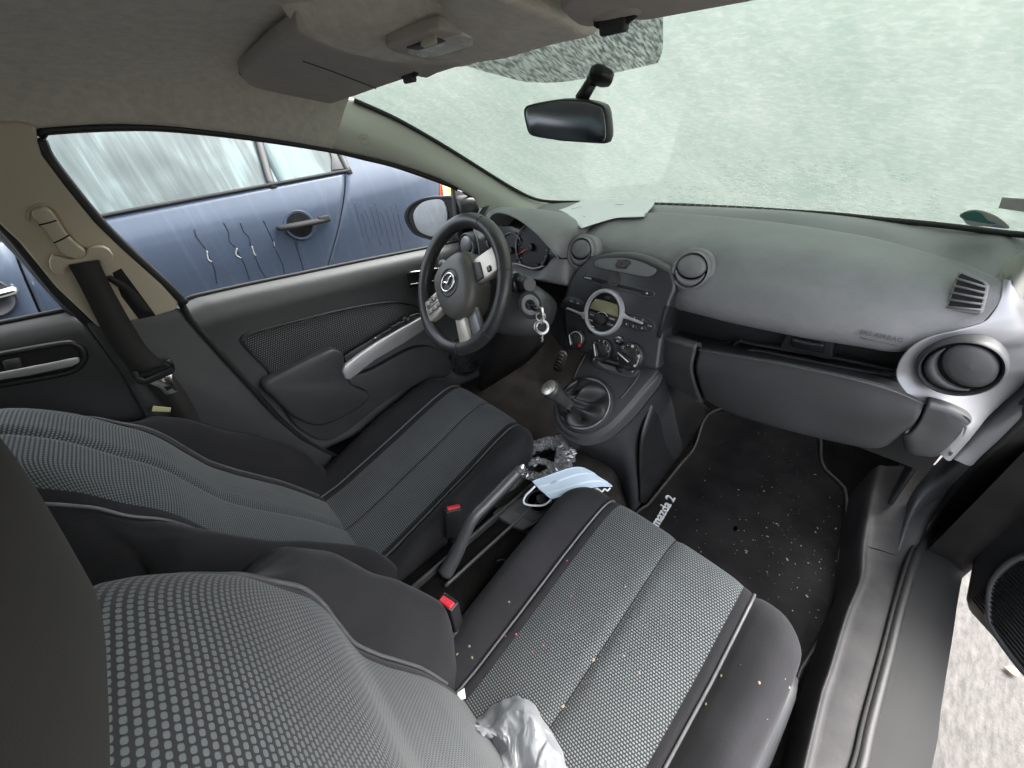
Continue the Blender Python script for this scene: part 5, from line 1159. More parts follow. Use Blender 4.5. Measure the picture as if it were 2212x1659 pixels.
# ignition
ic = at(1148, 658, Y=.045); ian = unit((.28, -.90, .30))
lathe('ignition_surround', [(.036, -.02), (.035, .004), (.032, .009), (.0275, .009), (.026, .004)], ic, ian, M_plast2, sco, 40)
lathe('ignition_ring', [(.0252, -.002), (.0252, .007), (.0205, .0085), (.0185, .006), (.0, .006)], ic, ian, mat('lock_ring', (.46, .47, .47), .4, .3, var=.1), sco, 40)
lathe('ignition_barrel', [(.013, .005), (.013, .0085), (.0, .0085)], ic, ian, M_black, sco, 30)
# right stalk
sk0 = at(1122, 612, Y=.075); sk1 = at(1152, 616, X=-.115)
sk1 = sk0 + unit(at(1160, 617, Y=.02) - sk0) * .085
ax_ = unit(sk1 - sk0); L_ = np.linalg.norm(sk1 - sk0)
sk = lathe('stalk', [(.0, -.03), (.012, -.03), (.013, .01), (.016, .02), (.0155, .035), (.0125, .04), (.0125, .050), (.016, .053), (.0165, .080), (.0155, .084), (.0, .085)], sk0, ax_, M_black, sco, 30)
lathe('stalk_collar', [(.0158, .021), (.0172, .024), (.0172, .031), (.0158, .034)], sk0, ax_, M_gloss, sk, 30)
lathe('stalk_end', [(.0150, .0845), (.0145, .0865), (.0, .0868)], sk0, ax_, M_plast2, sk, 30)
lathe('stalk_base', [(.026, -.02), (.024, .004), (.018, .008), (.0, .008)], sk0, ax_, M_gloss, sco, 30)
# left stalk
q0 = at(985, 574, X=-.45); q1 = at(955, 571, X=-.535); ax2 = unit(q1 - q0)
sk2 = lathe('stalk', [(.0, -.10), (.009, -.10), (.010, .0), (.0125, .03), (.0135, .06), (.0135, np.linalg.norm(q1 - q0)), (.0, np.linalg.norm(q1 - q0) + .001)], q0, ax2, M_gloss, sco, 26)
lathe('stalk_end', [(.0138, .068), (.0145, .072), (.0145, .082), (.0138, .086)], q0, ax2, M_plast2, sk2, 26)
text('stalk_print', 'AUTO', q0 + ax2 * .05 - wn * 0 + V(0, -.013, .006), -ax2, (0, .4, 1), .008, M_print, sk2, .0003)
# key with its rings
ky = thing('car_key', 'metal key left in the ignition with a round ring hanging from it', 'key', ic)
k1 = ic + ian * .012; k2 = at(1170, 673, Y=.0)
kd = unit(k2 - k1); 
box('key_bow', k1 + (k2 - k1) * .28, (np.linalg.norm(k2 - k1) * .75, .010, .012), M_gloss, ky, (kd, unit(np.cross((0, 0, 1), kd)), unit(np.cross(kd, np.cross((0, 0, 1.), kd)))), .002)
box('key_head', k2 - kd * .004, (.024, .007, .020), M_steel, ky, (kd, unit(np.cross((0, 0, 1), kd)), unit(np.cross(kd, np.cross((0, 0, 1.), kd)))), .0022, 3)
def circ(c, r, a, b, n=40): a = unit(a); b = unit(b); return [np.array(c) + r * (math.cos(t) * a + math.sin(t) * b) for t in np.linspace(0, 2 * math.pi, n, endpoint=False)]
e1 = at(1168, 684, Y=.0); tube('split_ring', circ(e1, .010, CR[0], CR[1] + .5 * CR[2]), .0016, M_steel, ky, 8, None, True)
e2 = at(1171, 692, Y=-.002); tube('chain_link', circ(e2, .009, CR[1], CR[2] + .3 * CR[0], 24), .0018, M_steel, ky, 8, None, True)
e3 = at(1170, 707.5, Y=-.003); tube('key_ring', circ(e3, .0142, CR[0] * .95, CR[1]), .0042, M_steel, ky, 12, None, True)
tube('key_ring', circ(e3 + CR[2] * .005, .0122, CR[0], CR[1]), .0020, M_steel, ky, 8, None, True)
for k in range(5): 
    e = at(1170.6 + (k % 2), 723 + k * 3.4, Y=-.004); lathe('chain_bead', [(0, -.003), (.0028, -.0015), (.0032, 0), (.0028, .0015), (0, .003)], e, (0, 0, 1), M_steel, ky, 10)

# ================================================================ seats
def make_seat(cx, rec, label, headrest, group, sh=(0, 0, 0), ky=1.0):
    s = thing('car_seat', label, 'car seat', (cx, -.30, .25), group)
    pv = V(0, -.535, .40); ca, sa = math.cos(R_(rec)), math.sin(R_(rec))
    # ---- cushion
    cy = [-.62, -.50, -.40, -.27, -.15, -.06, -.005, .030, .048, .050, .040]; cz = [.335, .345, .368, .402, .436, .460, .468, .458, .430, .39, .30]
    tt = np.r_[0, np.cumsum(np.hypot(np.diff(cy), np.diff(cz)))]; tt /= tt[-1]
    def cush(x, t, h):
        y = float(sm(t, tt, cy)); z = float(sm(t, tt, cz)); ax = abs(x)
        dy = (float(sm(min(1, t + .01), tt, cy)) - float(sm(max(0, t - .01), tt, cy))); dz = (float(sm(min(1, t + .01), tt, cz)) - float(sm(max(0, t - .01), tt, cz)))
        nn = unit((0, -dz, dy)); front = max(0, (t - .55) / .45)
        pull = .10 * max(0, (ax - .12) / .155) ** 2 * front ** .8
        hh = h * (1 - .8 * max(0, (t - .45) / .55))
        p = V(cx + x * (1 - .05 * front), -.50 + (y + .50) * ky - pull, z) + nn * hh
        return p
    ts = np.linspace(0, 1, 70)
    cxs = [-.150, -.12, -.06, -.025, -.008, 0, .008, .025, .06, .12, .150]; chs = [-.002, .003, .006, .006, .002, -.004, .002, .006, .006, .003, -.002]
    xx = np.linspace(-.150, .150, 61)
    mkgrid('centre_panel', np.array([[cush(x, t, float(sm(x, cxs, chs))) for x in xx] for t in ts]), M_weave, s, uvs=True)
    for sg in (-1, 1):
        bx = [.148, .160, .168, .172, .178, .19, .215, .238, .258, .270, .274, .272]; bh = [-.003, .001, .0, -.004, .001, .018, .040, .047, .036, .004, -.06, -.16]
        G = []
        for x, h in zip(bx, bh):
            row = []
            for t in ts:
                k = float(sm(t, [0, .15, .5, .75, 1], [.25, .6, 1.1, 1.0, .7])) if h > .005 else 1
                if x >= .27: row.append(cush(x * sg, t, min(h, 0)) if False else (lambda q: V(q[0], q[1], max(.24, q[2] + h)))(cush(x * sg, t, 0)))
                else: row.append(cush(x * sg, t, h * k))
            G.append(row)
        mkgrid('bolster', loft([np.array(r) for r in G], 60, 4), M_fab, s)
        tube('piping', [cush(.172 * sg, t, .003) for t in np.linspace(.02, .93, 60)], .0028, M_pipe, s, 8)
    tube('seam', [cush(0, t, -.0035) for t in np.linspace(.02, .97, 60)], .0016, M_dark, s, 6)
    # front skirt and base
    box('seat_base', (cx, -.27, .285), (.44, .46, .10), M_plast, s, None, .02, 3)
    for sg in (-1, 1): box('seat_rail', (cx + sg * .19, -.24, .238), (.035, .62, .03), M_steel, s, None, .004)
    tube('side_trim', [cush(.272, t, -.0) + V(.004, 0, -.105) for t in np.linspace(.05, .8, 20)], .02, M_plast, s, 8, None, False, 1.6)
    # ---- backrest, built upright and then leaned back about its foot
    by = [-.535, -.563, -.583, -.601, -.612, -.611, -.609, -.612, -.622, -.640, -.690, -.740, -.76, -.765]
    bz = [.36, .54, .62, .69, .76, .82, .87, .91, .958, 1.04, 1.108, 1.085, .98, .60]
    sl = np.r_[0, np.cumsum(np.hypot(np.diff(by), np.diff(bz)))]; sl /= sl[-1]
    def bk(z): return float(sm(z, [.36, .45, .56, .68, .78, .85, .93, 1.0], [.45, .8, 1.0, .95, .66, .42, .20, .1]))
    bprof = ([0, .150, .160, .168, .174, .184, .205, .232, .255, .270, .277], [0, 0, .001, -.001, -.004, .020, .060, .086, .074, .030, -.010])
    def back(x, t, h, k=0.0):
        y = float(sm(t, sl, by)); z = float(sm(t, sl, bz)); ax = abs(x); e = .012
        dy = float(sm(min(1, t + e), sl, by)) - float(sm(max(0, t - e), sl, by)); dz = float(sm(min(1, t + e), sl, bz)) - float(sm(max(0, t - e), sl, bz))
        nn = unit((0, dz, -dy)); fr = float(sm(t, [.48, .60], [1, 0])); up_ = float(sm(z, [.84, 1.0], [0, 1]))
        wsc = float(sm(z, [.36, .80, .95, 1.05, 1.11], [1, 1, .98, .90, .83])) if t < .66 else .82
        yc = float(sm(z, [.36, .9, 1.1], [-.645, -.690, -.693]))
        yy_ = y + nn[1] * h; zz = z + nn[2] * h
        yy_ += float(sm(ax, *bprof)) * (bk(z) if float(sm(ax, *bprof)) > 0 else .6) * fr
        roll = .9 * max(0, (ax - .12) / .17) ** 2 * up_ * fr
        yy_ += (yc - yy_) * min(1, roll); yy_ += (yc - yy_) * k
        zz = .36 + (zz - .36) * (1 - .04 * (ax / .277) ** 3 )
        ux = max(0, ax - .085); Dd = .085 - math.sqrt(max(0, .085 ** 2 - min(ux, .066) ** 2)) + max(0, ux - .066) * 1.15
        zz -= Dd * float(sm(z, [.90, 1.06], [0, 1]))
        q = V(x * wsc * (1 - .05 * k), yy_, zz) - pv
        return V(cx + q[0], pv[1] + q[1] * ca - q[2] * sa, pv[2] + q[1] * sa + q[2] * ca) + np.array(sh)
    tb = np.linspace(0, 1, 90)
    fb = np.linspace(0, .80, 80)
    mkgrid('centre_panel', np.array([[back(x, t, float(sm(x, cxs, chs)) if rec > 5 else .002) for x in xx] for t in fb]), M_weaveb, s, uvs=True)
    for sg in (-1, 1):
        G = [[back(x * sg, t, 0, k) for t in fb] for x, k in ((.1485, 0), (.160, 0), (.168, 0), (.174, 0), (.184, 0), (.205, 0), (.232, 0), (.255, 0), (.270, 0), (.277, .05), (.279, .35), (.277, .7), (.272, 1.0))]
        mkgrid('bolster', loft([np.array(r) for r in G], 80, 4), M_fab, s)
        tube('piping', [back(.173 * sg, t, .003) for t in np.linspace(.04, .60, 70)], .0028, M_pipe, s, 8)
    if rec > 5: tube('seam', [back(0, t, -.003) for t in np.linspace(.03, .60, 60)], .0014, M_dark, s, 6)
    mkgrid('back_cover', np.array([[back(x, t, -.0) for x in np.linspace(-.272, .272, 24)] for t in np.linspace(.79, 1, 16)]), M_fabd, s, face=(cx, -3, 1))
    # headrest on two posts
    if headrest:
        c, szx, szy, szz, tilt = headrest
        me_v, me_f = [], []
        nu, nv = 48, 26
        a_ = R_(tilt); B = np.array(((1, 0, 0), (0, math.cos(a_), -math.sin(a_)), (0, math.sin(a_), math.cos(a_))))
        G = []
        for i in range(nv + 1):
            ph = -math.pi / 2 + math.pi * i / nv; row = []
            for j in range(nu):
                l = 2 * math.pi * j / nu; e = .45
                f = lambda q, ex: math.copysign(abs(q) ** ex, q)
                loc = V(szx * f(math.cos(ph), e) * f(math.cos(l), .55), szy * f(math.cos(ph), e) * f(math.sin(l), .7), szz * f(math.sin(ph), .62))
                loc[0] *= 1 - .10 * (loc[2] / szz); row.append(np.array(c) + B @ loc)
            G.append(row)
        mkgrid('headrest', np.array(G), M_fabd, s, 0, True, face=None)
        for sg in (-1, 1): tube('headrest_post', [back(.07 * sg, .60, -.03), (c[0] + .07 * sg, c[1] - .01, c[2] - szz * .6)], .006, M_chrome, s, 10)
    return s
drv = make_seat(-.365, 17, 'driver seat behind the steering wheel, its woven backrest reclined towards the rear', ((-.365, -.98, 1.0), .13, .05, .08, 20), 'front seats with woven centre panels', (0, .0, -.055))
pas = make_seat(.355, 0.0, 'front passenger seat nearest the open door, upright backrest and crumbs on its cushion', ((.350, -.706, 1.150), .130, .050, .130, -16), 'front seats with woven centre panels', (0, 0, 0), .92)
# white label sewn into the cushion corner
lbp = [(988, 1497), (1003, 1486), (1006, 1508), (997, 1511), (988, 1508)]
lb = prism('care_label', [at(x, y, Z=.385) for x, y in lbp], unit((-.1, .2, 1)), .0015, M_white, None, .0004)
tag(lb, 'small white tag tucked between backrest and cushion of the passenger seat', 'tag')

# ================================================================ handbrake and tray between the seats
hb = thing('handbrake', 'raised black handbrake lever with a silver push button at its tip', 'handbrake', (-.01, -.42, .37))
tip = at(1131, 1004, X=-.012); p1 = at(1119, 1018, X=-.012); p2 = at(1050, 1090, X=-.012); p3 = at(1019, 1124, X=-.012); p4 = at(987, 1192, X=-.012); p5 = at(962, 1240, X=-.012)
tube('lever', cr([p1, .5 * (p1 + p2), p2, p3, p4, p5], 40), list(np.interp(np.linspace(0, 1, 40), [0, .1, .5, .62, .8, 1], [.0125, .0140, .0142, .0150, .017, .019])), mat('lever_plastic', (.055, .056, .058), .28, bump=.08, bs=600, var=.1), hb, 20)
hd = unit(p1 - p2); lathe('grip_end', [(.0130, -.002), (.0132, .006), (.0115, .010), (.0, .0105)], p1, hd, M_plast2, hb, 24)
lathe('release_button', [(.0078, .006), (.0078, .020), (.0065, .0225), (.0, .023)], p1, hd, M_chrome, hb, 20)
tube('grip_seam', [p1 + V(.0135, 0, -.006), .5 * (p1 + p2) + V(.0155, 0, -.005), p2 + V(.0160, 0, -.004), p3 + V(.0165, 0, -.004)], .0009, M_dark, hb, 5, 20)
prism('brake_gaiter', [at(x, y, Z=.372) for x, y in ((925, 1245), (945, 1212), (975, 1196), (1002, 1204), (1006, 1225), (985, 1262), (955, 1295), (925, 1290))], unit((0, .2, 1)), .05, M_plast, hb, .012, None, 3)
prism('gaiter_cap', [at(x, y, Z=.376) for x, y in ((955, 1222), (968, 1210), (985, 1212), (986, 1228), (968, 1238), (955, 1234))], unit((0, .1, 1)), .006, M_plast2, hb, .002, None, 2, 30)
tr = thing('storage_tray', 'black plastic storage tray between the front seats beside the handbrake', 'tray', (.03, -.3, .30))
zf = .30
for nm, pts, hgt in (('tray_wall', [(-.045, -.52), (-.037, -.52), (-.037, -.08), (-.045, -.08)], .095), ('tray_wall', [(.105, -.55), (.113, -.55), (.113, -.08), (.105, -.08)], .085), ('tray_divider', [(.0, -.235), (.10, -.235), (.10, -.229), (.0, -.229)], .06)):
    prism(nm, [(x, y, zf + hgt) for x, y in pts], (0, 0, 1), hgt + .04, M_plast, tr, .002)
tw = [at(x, y, Z=.385) for x, y in ((1135, 1058), (1070, 1120), (1010, 1190), (960, 1265))]
tube('tray_rim', [V(.012, p[1], .388) for p in tw], .004, M_plast2, tr, 8, 30)
mkgrid('tray_wall', loft([[V(.012, p[1], .388) for p in tw], [V(.014, p[1], .30) for p in tw]], 20, 3), M_plast, tr, .003)
prism('tray_floor', [(-.05, -.56, .305), (.115, -.56, .305), (.115, -.09, .315), (-.05, -.09, .315)], (0, 0, 1), .01, M_plast2, tr, .002)
cpz = .388
cbx = [(1062, 1108), (1075, 1096), (1150, 1062), (1196, 1040), (1240, 1070), (1200, 1108), (1130, 1145), (1110, 1138)]
prism('cup_holder', [at(x, y, Z=cpz) for x, y in cbx], (0, .05, 1), .07, M_plast2, tr, .006, None, 3)
ch = at(1165, 1082, Z=cpz + .002); lathe('cup_rim', [(.0, .0005), (.033, .0005), (.036, .003), (.039, .0)], ch, (0, 0, 1), M_plast, tr, 40)
lathe('cup_well', [(.0, .0012), (.032, .0012)], ch, (0, 0, 1), M_dark, tr, 30)
prism('tray_lid', [at(x, y, Z=cpz + .002) for x, y in ((1110, 1100), (1145, 1085), (1185, 1108), (1150, 1128))], (0, 0, 1), .004, M_plast, tr, .0015)
cp = at(1170, 1078, Z=cpz + .010); lathe('power_socket', [(.014, -.008), (.014, .004), (.011, .006), (.0, .006)], cp, unit((.3, -.2, 1)), M_black, tr, 24)
tube('cable', [(.04, -.33, .36), (.05, -.30, .372), (.066, -.285, .37), (.085, -.30, .345)], .0022, M_plast2, tr, 6, 20)
# buckles
def buckle(name, label, c_top, up, face, w_, d_, L_, ang=0):
    b = thing('belt_buckle', label, 'belt buckle', c_top - unit(up) * L_, 'seat belt buckles between the seats')
    upv = unit(up); f = unit(np.array(face) - upv * (np.array(face) @ upv)); r = np.cross(f, upv)
    box('buckle_body', c_top - upv * L_ * .5, (w_, d_, L_), M_black, b, (r, f, upv), .004, 3)
    tube('buckle_rim', [c_top + r * w_ * .5 * a + f * d_ * .5 * q + upv * .0005 for a, q in ((-.88, -.8), (.88, -.8), (.88, .8), (-.88, .8))], .0018, M_plast2, b, 6, None, True)
    box('release_button', c_top + upv * .001 + f * d_ * .10, (w_ * .82, d_ * .62, .010), M_red, b, (r, f, upv), .003, 3)
    box('tongue_slot', c_top + upv * .0012 - f * d_ * .34, (w_ * .7, d_ * .16, .003), M_dark, b, (r, f, upv), .0004)
    tube('buckle_stalk', [c_top - upv * L_ * .9, c_top - upv * (L_ + .06) + V(0, -.01, 0), c_top - upv * (L_ + .11) + V(0, -.03, 0)], .012, M_black, b, 8, 12, flat=.4)
    return b
bt = at(979, 1097, X=-.095); buckle('b', 'red buttoned driver belt buckle standing beside the handbrake', bt, (-.12, .35, 1), (1, -.35, 0), .042, .022, .085)
b2 = at(967, 1300, X=.085); buckle('b', 'red buttoned passenger belt buckle beside the passenger seat cushion', b2, (-.06, .10, 1), (.25, -1, 0), .040, .026, .085)
crd = prism('paper_scrap', [at(x, y, Z=.34) for x, y in ((998, 1318), (1008, 1322), (998, 1345), (984, 1352), (988, 1335))], unit((.3, -.2, 1)), .002, M_paper, None, .0004)
tag(crd, 'crumpled white paper scrap wedged beside the passenger belt buckle', 'paper')
# accelerator
pe = thing('pedal', 'black rubber accelerator pedal hanging in the driver footwell', 'pedal', at(1205, 785, Y=.50))
pn_ = unit((.1, -.85, .5)); pp = at(1203, 785, Y=.50)
def onpe(x, y, d=0): return onp(x, y, pp + pn_ * d, pn_)
prism('pedal_pad', [onpe(x, y) for x, y in ((1211, 757), (1221, 760), (1224, 768), (1214, 798), (1206, 804), (1196, 800), (1194, 792), (1204, 762))], pn_, .012, M_rubber, pe, .004, None, 3)
for k in range(5):
    a = onpe(1212 - k * 3, 768 + k * 6.5, .001); tube('pedal_rib', [a + V(-.012, 0, 0), a + V(0, 0, .004), a + V(.014, 0, .0)], .0018, M_plast, pe, 6, 8)
tube('pedal_arm', [onpe(1222, 752, -.01), onpe(1226, 740, -.02), onpe(1232, 700, -.06)], .006, M_black, pe, 8, 12)

# ================================================================ mirror, visors, lamp
mo = at(1297, 176, Y=.152)
rv = thing('rear_view_mirror', 'black interior mirror on a short stem, hanging in front of the fogged windscreen', 'mirror', mo)
mp_ = V(-.049, .109, 1.255)
mn = unit((.26, -1, -.022))
face = [(1131, 236), (1150, 225), (1215, 214.5), (1260, 216), (1295, 224), (1308, 233), (1314, 262), (1316, 296), (1310, 309), (1290, 310), (1220, 305), (1163, 297), (1143, 290), (1135, 268)]
p0_ = at(1222, 262, Y=.105)
def onm(x, y, d=0): return onp(x, y, p0_ + mn * d, mn)
F0 = cr([onm(x, y) for x, y in face], 60, True); fcn = F0.mean(0); uM, vM, _ = basis(mn)
body_r = [fcn + (F0 - fcn) * s - mn * d for s, d in ((.90, -.001), (.97, -.002), (1.0, .002), (1.02, .012), (.98, .026), (.80, .036), (.4, .042), (.02, .043))]
mkgrid('housing', np.array(body_r) + 0, M_black, rv, 0, True)
prism('mirror_glass', [fcn + (f - fcn) * .935 + mn * .0022 for f in F0], mn, .003, M_mirror, rv, .0008)
prism('anti_glare_lever', [onm(x, y, -.01) for x, y in ((1200, 300), (1225, 302), (1222, 306), (1203, 304))], mn, .02, M_black, rv, .002)
st0 = onm(1255, 216, -.022); st1 = at(1281, 172, Y=.135)
tube('stem', [st0, .5 * (st0 + st1), st1], [.0125, .0112, .0105], M_black, rv, 16, None)
lathe('ball_joint', [(.0, -.012), (.009, -.008), (.012, 0), (.009, .008), (.0, .012)], st1, (0, -.5, 1), M_gloss, rv, 20)
gn_ = unit((0, -.5, -.85)); gm = onglass(1300, 172)
mb = [(1270, 163), (1282, 158), (1300, 162), (1316, 172), (1322, 181), (1317, 190), (1298, 192), (1282, 186), (1274, 176)]
prism('mount_base', [onp(x, y, gm + gn_ * .014, gn_) for x, y in mb], gn_, .016, M_black, rv, .004, None, 3)
# sun visors
vp1 = V(-.47, -.295, 1.383); vp2 = V(-.5, -.097, 1.334); vp3 = V(-.05, -.08, 1.349)
vn = unit(np.cross(vp2 - vp1, vp3 - vp1)); vn = vn if vn[2] < 0 else -vn
def visor(outl, p0, nv, label, clip, crease):
    v = thing('sun_visor', label, 'sun visor', p0, 'sun visors')
    pb_ = [onp(x, y, p0 + nv * .004, nv) for x, y in outl]
    b = prism('visor_flap', pb_, nv, .022, M_visor, v, .008, None, 4)
    if crease: tube('visor_painted_shade', [onp(x, y, p0 - nv * .012, nv) for x, y in ((522, 176), (516, 158), (540, 136), (590, 95), (640, 58))], .008, M_dark, v, 8, 24)  # dark tube painted in as the shade behind the visor edge
    if crease: tube('visor_crease', [onp(x, y, p0 + nv * .0043, nv) for x, y in crease], .0011, M_dark, v, 5, 20)
    c = onp(*clip, p0 + nv * .004, nv)
    lathe('clip_recess', [(.0, .004), (.012, .003), (.020, .002), (.026, -.002)], c, nv, M_visor, v, 24, sx=1.3, sy=.6)
    box('clip_hook', c + nv * .007, (.030, .010, .012), M_plast, v, None, .003, 3)
    tube('clip_rod', [c + V(-.022, 0, 0), c + nv * .008, c + V(.022, 0, 0)], .0045, M_dark, v, 8, 12)
    return v
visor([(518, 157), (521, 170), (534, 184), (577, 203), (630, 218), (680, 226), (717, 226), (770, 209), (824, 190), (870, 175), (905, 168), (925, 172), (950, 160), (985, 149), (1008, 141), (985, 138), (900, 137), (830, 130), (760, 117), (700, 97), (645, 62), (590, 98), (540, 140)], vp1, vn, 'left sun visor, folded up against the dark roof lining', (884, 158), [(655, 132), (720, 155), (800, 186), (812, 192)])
vq1 = vp1 * V(-1, 1, 1); vnr = vn * V(-1, 1, 1)
visor([(1205, 22), (1225, 42), (1245, 56), (1268, 62), (1293, 61), (1308, 50), (1330, 44), (1365, 46), (1384, 49), (1420, 44), (1493, 31), (1600, 12), (1720, -10), (1760, -60), (1500, -160), (1260, -40)], vq1, vnr, 'right sun visor at the top edge, above the fogged windscreen', (1330, 36), None)
# dome lamp
dm = thing('dome_lamp', 'oblong roof lamp with a clear lens and small rocker switch', 'lamp', (0, -.19, 1.37))
from mathutils.bvhtree import BVHTree
_cb = BVHTree.FromPolygons([tuple(v.co) for v in console.data.vertices], [tuple(p.vertices) for p in console.data.polygons])
def onbulge(px, py): return np.array(_cb.ray_cast(Vector(CC), Vector(unit(ray(px, py))))[0])
q = [onbulge(x, y) for x, y in ((834, 104), (945, 66), (1060, 90), (926, 129))]
qc = np.mean(q, 0); print('dome', np.round(q, 3)); 
qn = unit(np.cross(q[1] - q[0], q[3] - q[0])); qn = qn if qn[2] < 0 else -qn
def onq(x, y, d=0): return onp(x, y, qc + qn * d, qn)
prism('lamp_bezel', [onq(x, y, .006) for x, y in ((834, 103), (838, 99), (938, 66), (950, 64), (1055, 87), (1062, 92), (1050, 97), (935, 128), (920, 130), (845, 112))], qn, .014, M_visor, dm, .003, None, 3)
prism('lamp_lens', [onq(x, y, .0072) for x, y in ((880, 111), (905, 101), (985, 78), (1000, 77), (1048, 89), (1044, 93), (940, 125), (918, 127), (884, 117))], qn, .006, mat('lamp_lens', (.62, .62, .58), .25, var=.04, vs=60), dm, .002)
prism('switch_recess', [onq(x, y, .0080) for x, y in ((878, 105), (940, 85), (965, 90), (905, 110))], qn, .004, M_plast, dm, .001)
prism('lamp_switch', [onq(x, y, .0125) for x, y in ((908, 101), (942, 88), (945, 96), (918, 105))], qn, .008, mat('switch_cream', (.62, .58, .47), .45), dm, .002, None, 3)

# ================================================================ floor mat and litter
fm = thing('floor_mat', 'black carpet floor mat with white lettering in the passenger footwell, strewn with crumbs', 'floor mat', (.42, .35, .24))
def Fm(p):
    t = sm(p[1], [-2, .46, .62, .9], [0, 0, .05, .36]); return p[2] - (.262 + float(t))
mo_ = [(1530, 897), (1500, 968), (1470, 1005), (1400, 1090), (1375, 1110), (1340, 1250), (1500, 1560), (1690, 1500), (1733, 1440), (1778, 1368), (1806, 1300), (1815, 1260), (1812, 1200), (1828, 1150), (1828, 1075), (1822, 1052), (1783, 1015), (1773, 990), (1766, 935), (1700, 900), (1600, 880)]
MO = [hit(x, y, Fm, .3, 3) for x, y in mo_]
bmx = bmesh.new(); Mp = cr(MO, 110, True); cmx = Mp.mean(0)
mats_rings = []
for s_ in np.linspace(1, .02, 26):
    rg = []
    for p in Mp:
        q = cmx + (p - cmx) * s_; q = V(q[0], q[1], .262 + float(sm(q[1], [-2, .46, .62, .9], [0, 0, .05, .36]))); rg.append(q)
    mats_rings.append(rg)
mkgrid('mat_carpet', np.array([[p - V(0, 0, .02) for p in mats_rings[0]]] + mats_rings), M_mat, fm, 0, True)
tube('mat_binding', Mp + V(0, 0, .001), .005, M_rubber, fm, 8, None, True)
ta = hit(1412, 1138, Fm); tb_ = hit(1452, 1072, Fm); td = unit(tb_ - ta); tn = V(0, 0, 1); tu = unit(np.cross(tn, td))
M_let = mat('mat_letters', (.60, .61, .63), .6, bump=.4, bs=400)
lw = np.linalg.norm(tb_ - ta)
text('mat_lettering', 'mazda 2', .5 * (ta + tb_) + V(0, 0, .002), td, tu, lw * .285, M_let, fm, .0025, 'CENTER', lw * .004)
# crumbs
def crumbs(name, label, n, sampler, m_, smin, smax, seed, stretch=1.6):
    rs = random.Random(seed); vs, fs = [], []
    for k in range(n):
        p = sampler(rs)
        if p is None: continue
        p, nrm = p; s = smin + (smax - smin) * rs.random() ** 3; st = 1 + rs.random() * stretch; a = rs.random() * 6.28
        u, v, n_ = basis(nrm); d = math.cos(a) * u + math.sin(a) * v; e = np.cross(n_, d); b = len(vs)
        for i in range(6):
            t = i * math.pi / 3; vs.append(p + d * s * st * math.cos(t) * (.8 + .4 * rs.random()) + e * s * math.sin(t) * (.8 + .4 * rs.random()) + n_ * .0004)
        vs.append(p + n_ * s * .9)
        for i in range(6): fs.append((b + i, b + (i + 1) % 6, b + 6))
    o = mk(name, vs, fs, m_); tag(o, label, 'crumbs', None, 'stuff'); return o
M_crumb = mat('crumb', (.26, .20, .13), .8, var=.35, vs=300); M_crumbw = mat('crumb_pale', (.34, .32, .29), .8, var=.2, vs=300); M_crumbr = mat('crumb_red', (.60, .12, .14), .7, var=.2)
def smat(rs):
    while True:
        if rs.random() < .4: px, py = rs.gauss(1690, 85), rs.gauss(1150, 100)
        else: px, py = rs.uniform(1430, 1810), rs.uniform(930, 1420)
        p = hit(px, py, Fm, .3, 3)
        if .23 < p[0] < .64 and -.1 < p[1] < .8: return p + V(0, 0, .001), (0, 0, 1)
crumbs('crumbs', 'pale and brown crumbs scattered over the black floor mat', 90, smat, M_crumb, .0006, .0023, 3)
crumbs('crumbs', 'tiny white specks sprinkled over the black floor mat', 130, smat, M_crumbw, .0004, .0012, 5, 1.0)
dgp = None
from mathutils.bvhtree import BVHTree
def bvh_of(objs):
    vs, fs = [], []
    for o in objs:
        b = len(vs); Mw = Matrix.Identity(4); vs += [tuple(v.co) for v in o.data.vertices]; fs += [tuple(i + b for i in p.vertices) for p in o.data.polygons]
    return BVHTree.FromPolygons(vs, fs)
seat_bvh = bvh_of([o for o in pas.children if o.name.split('.')[0] in ('centre_panel', 'bolster')])
def onseat(px, py):
    r = unit(ray(px, py)); h = seat_bvh.ray_cast(Vector(CC), Vector(r))
    if h[0] is None: return None
    n_ = np.array(h[1]); n_ = n_ if n_ @ r < 0 else -n_
    return np.array(h[0]), n_
def sseat(rs):
    px, py = rs.uniform(1040, 1720), rs.uniform(1120, 1650); return onseat(px, py)
crumbs('crumbs', 'a few beige crumbs lying along the passenger cushion seams', 12, sseat, M_crumbw, .0006, .0014, 11, .8)
def lst(L):
    it = iter(L)
    def f(rs):
        q = next(it, None); return onseat(*q) if q else None
    return f
big = [(1217, 1526), (1282, 1426), (1381, 1453), (1465, 1606), (1525, 1521), (1467, 1603), (988, 1413), (1014, 1396), (1558, 1460), (1640, 1475), (1705, 1485), (1690, 1580), (1020, 1420), (1100, 1300)]
crumbs('crumbs', 'larger pale crumbs on the passenger cushion and its piping', len(big), lst(big), M_crumb, .0022, .0030, 2, .4)
redl = [(1115, 1370), (1150, 1408), (1234, 1287), (1225, 1211), (1174, 1394), (1092, 1374)]
crumbs('crumbs', 'tiny red specks on the passenger seat cushion', len(redl), lst(redl), M_crumbr, .0016, .0026, 9, .3)

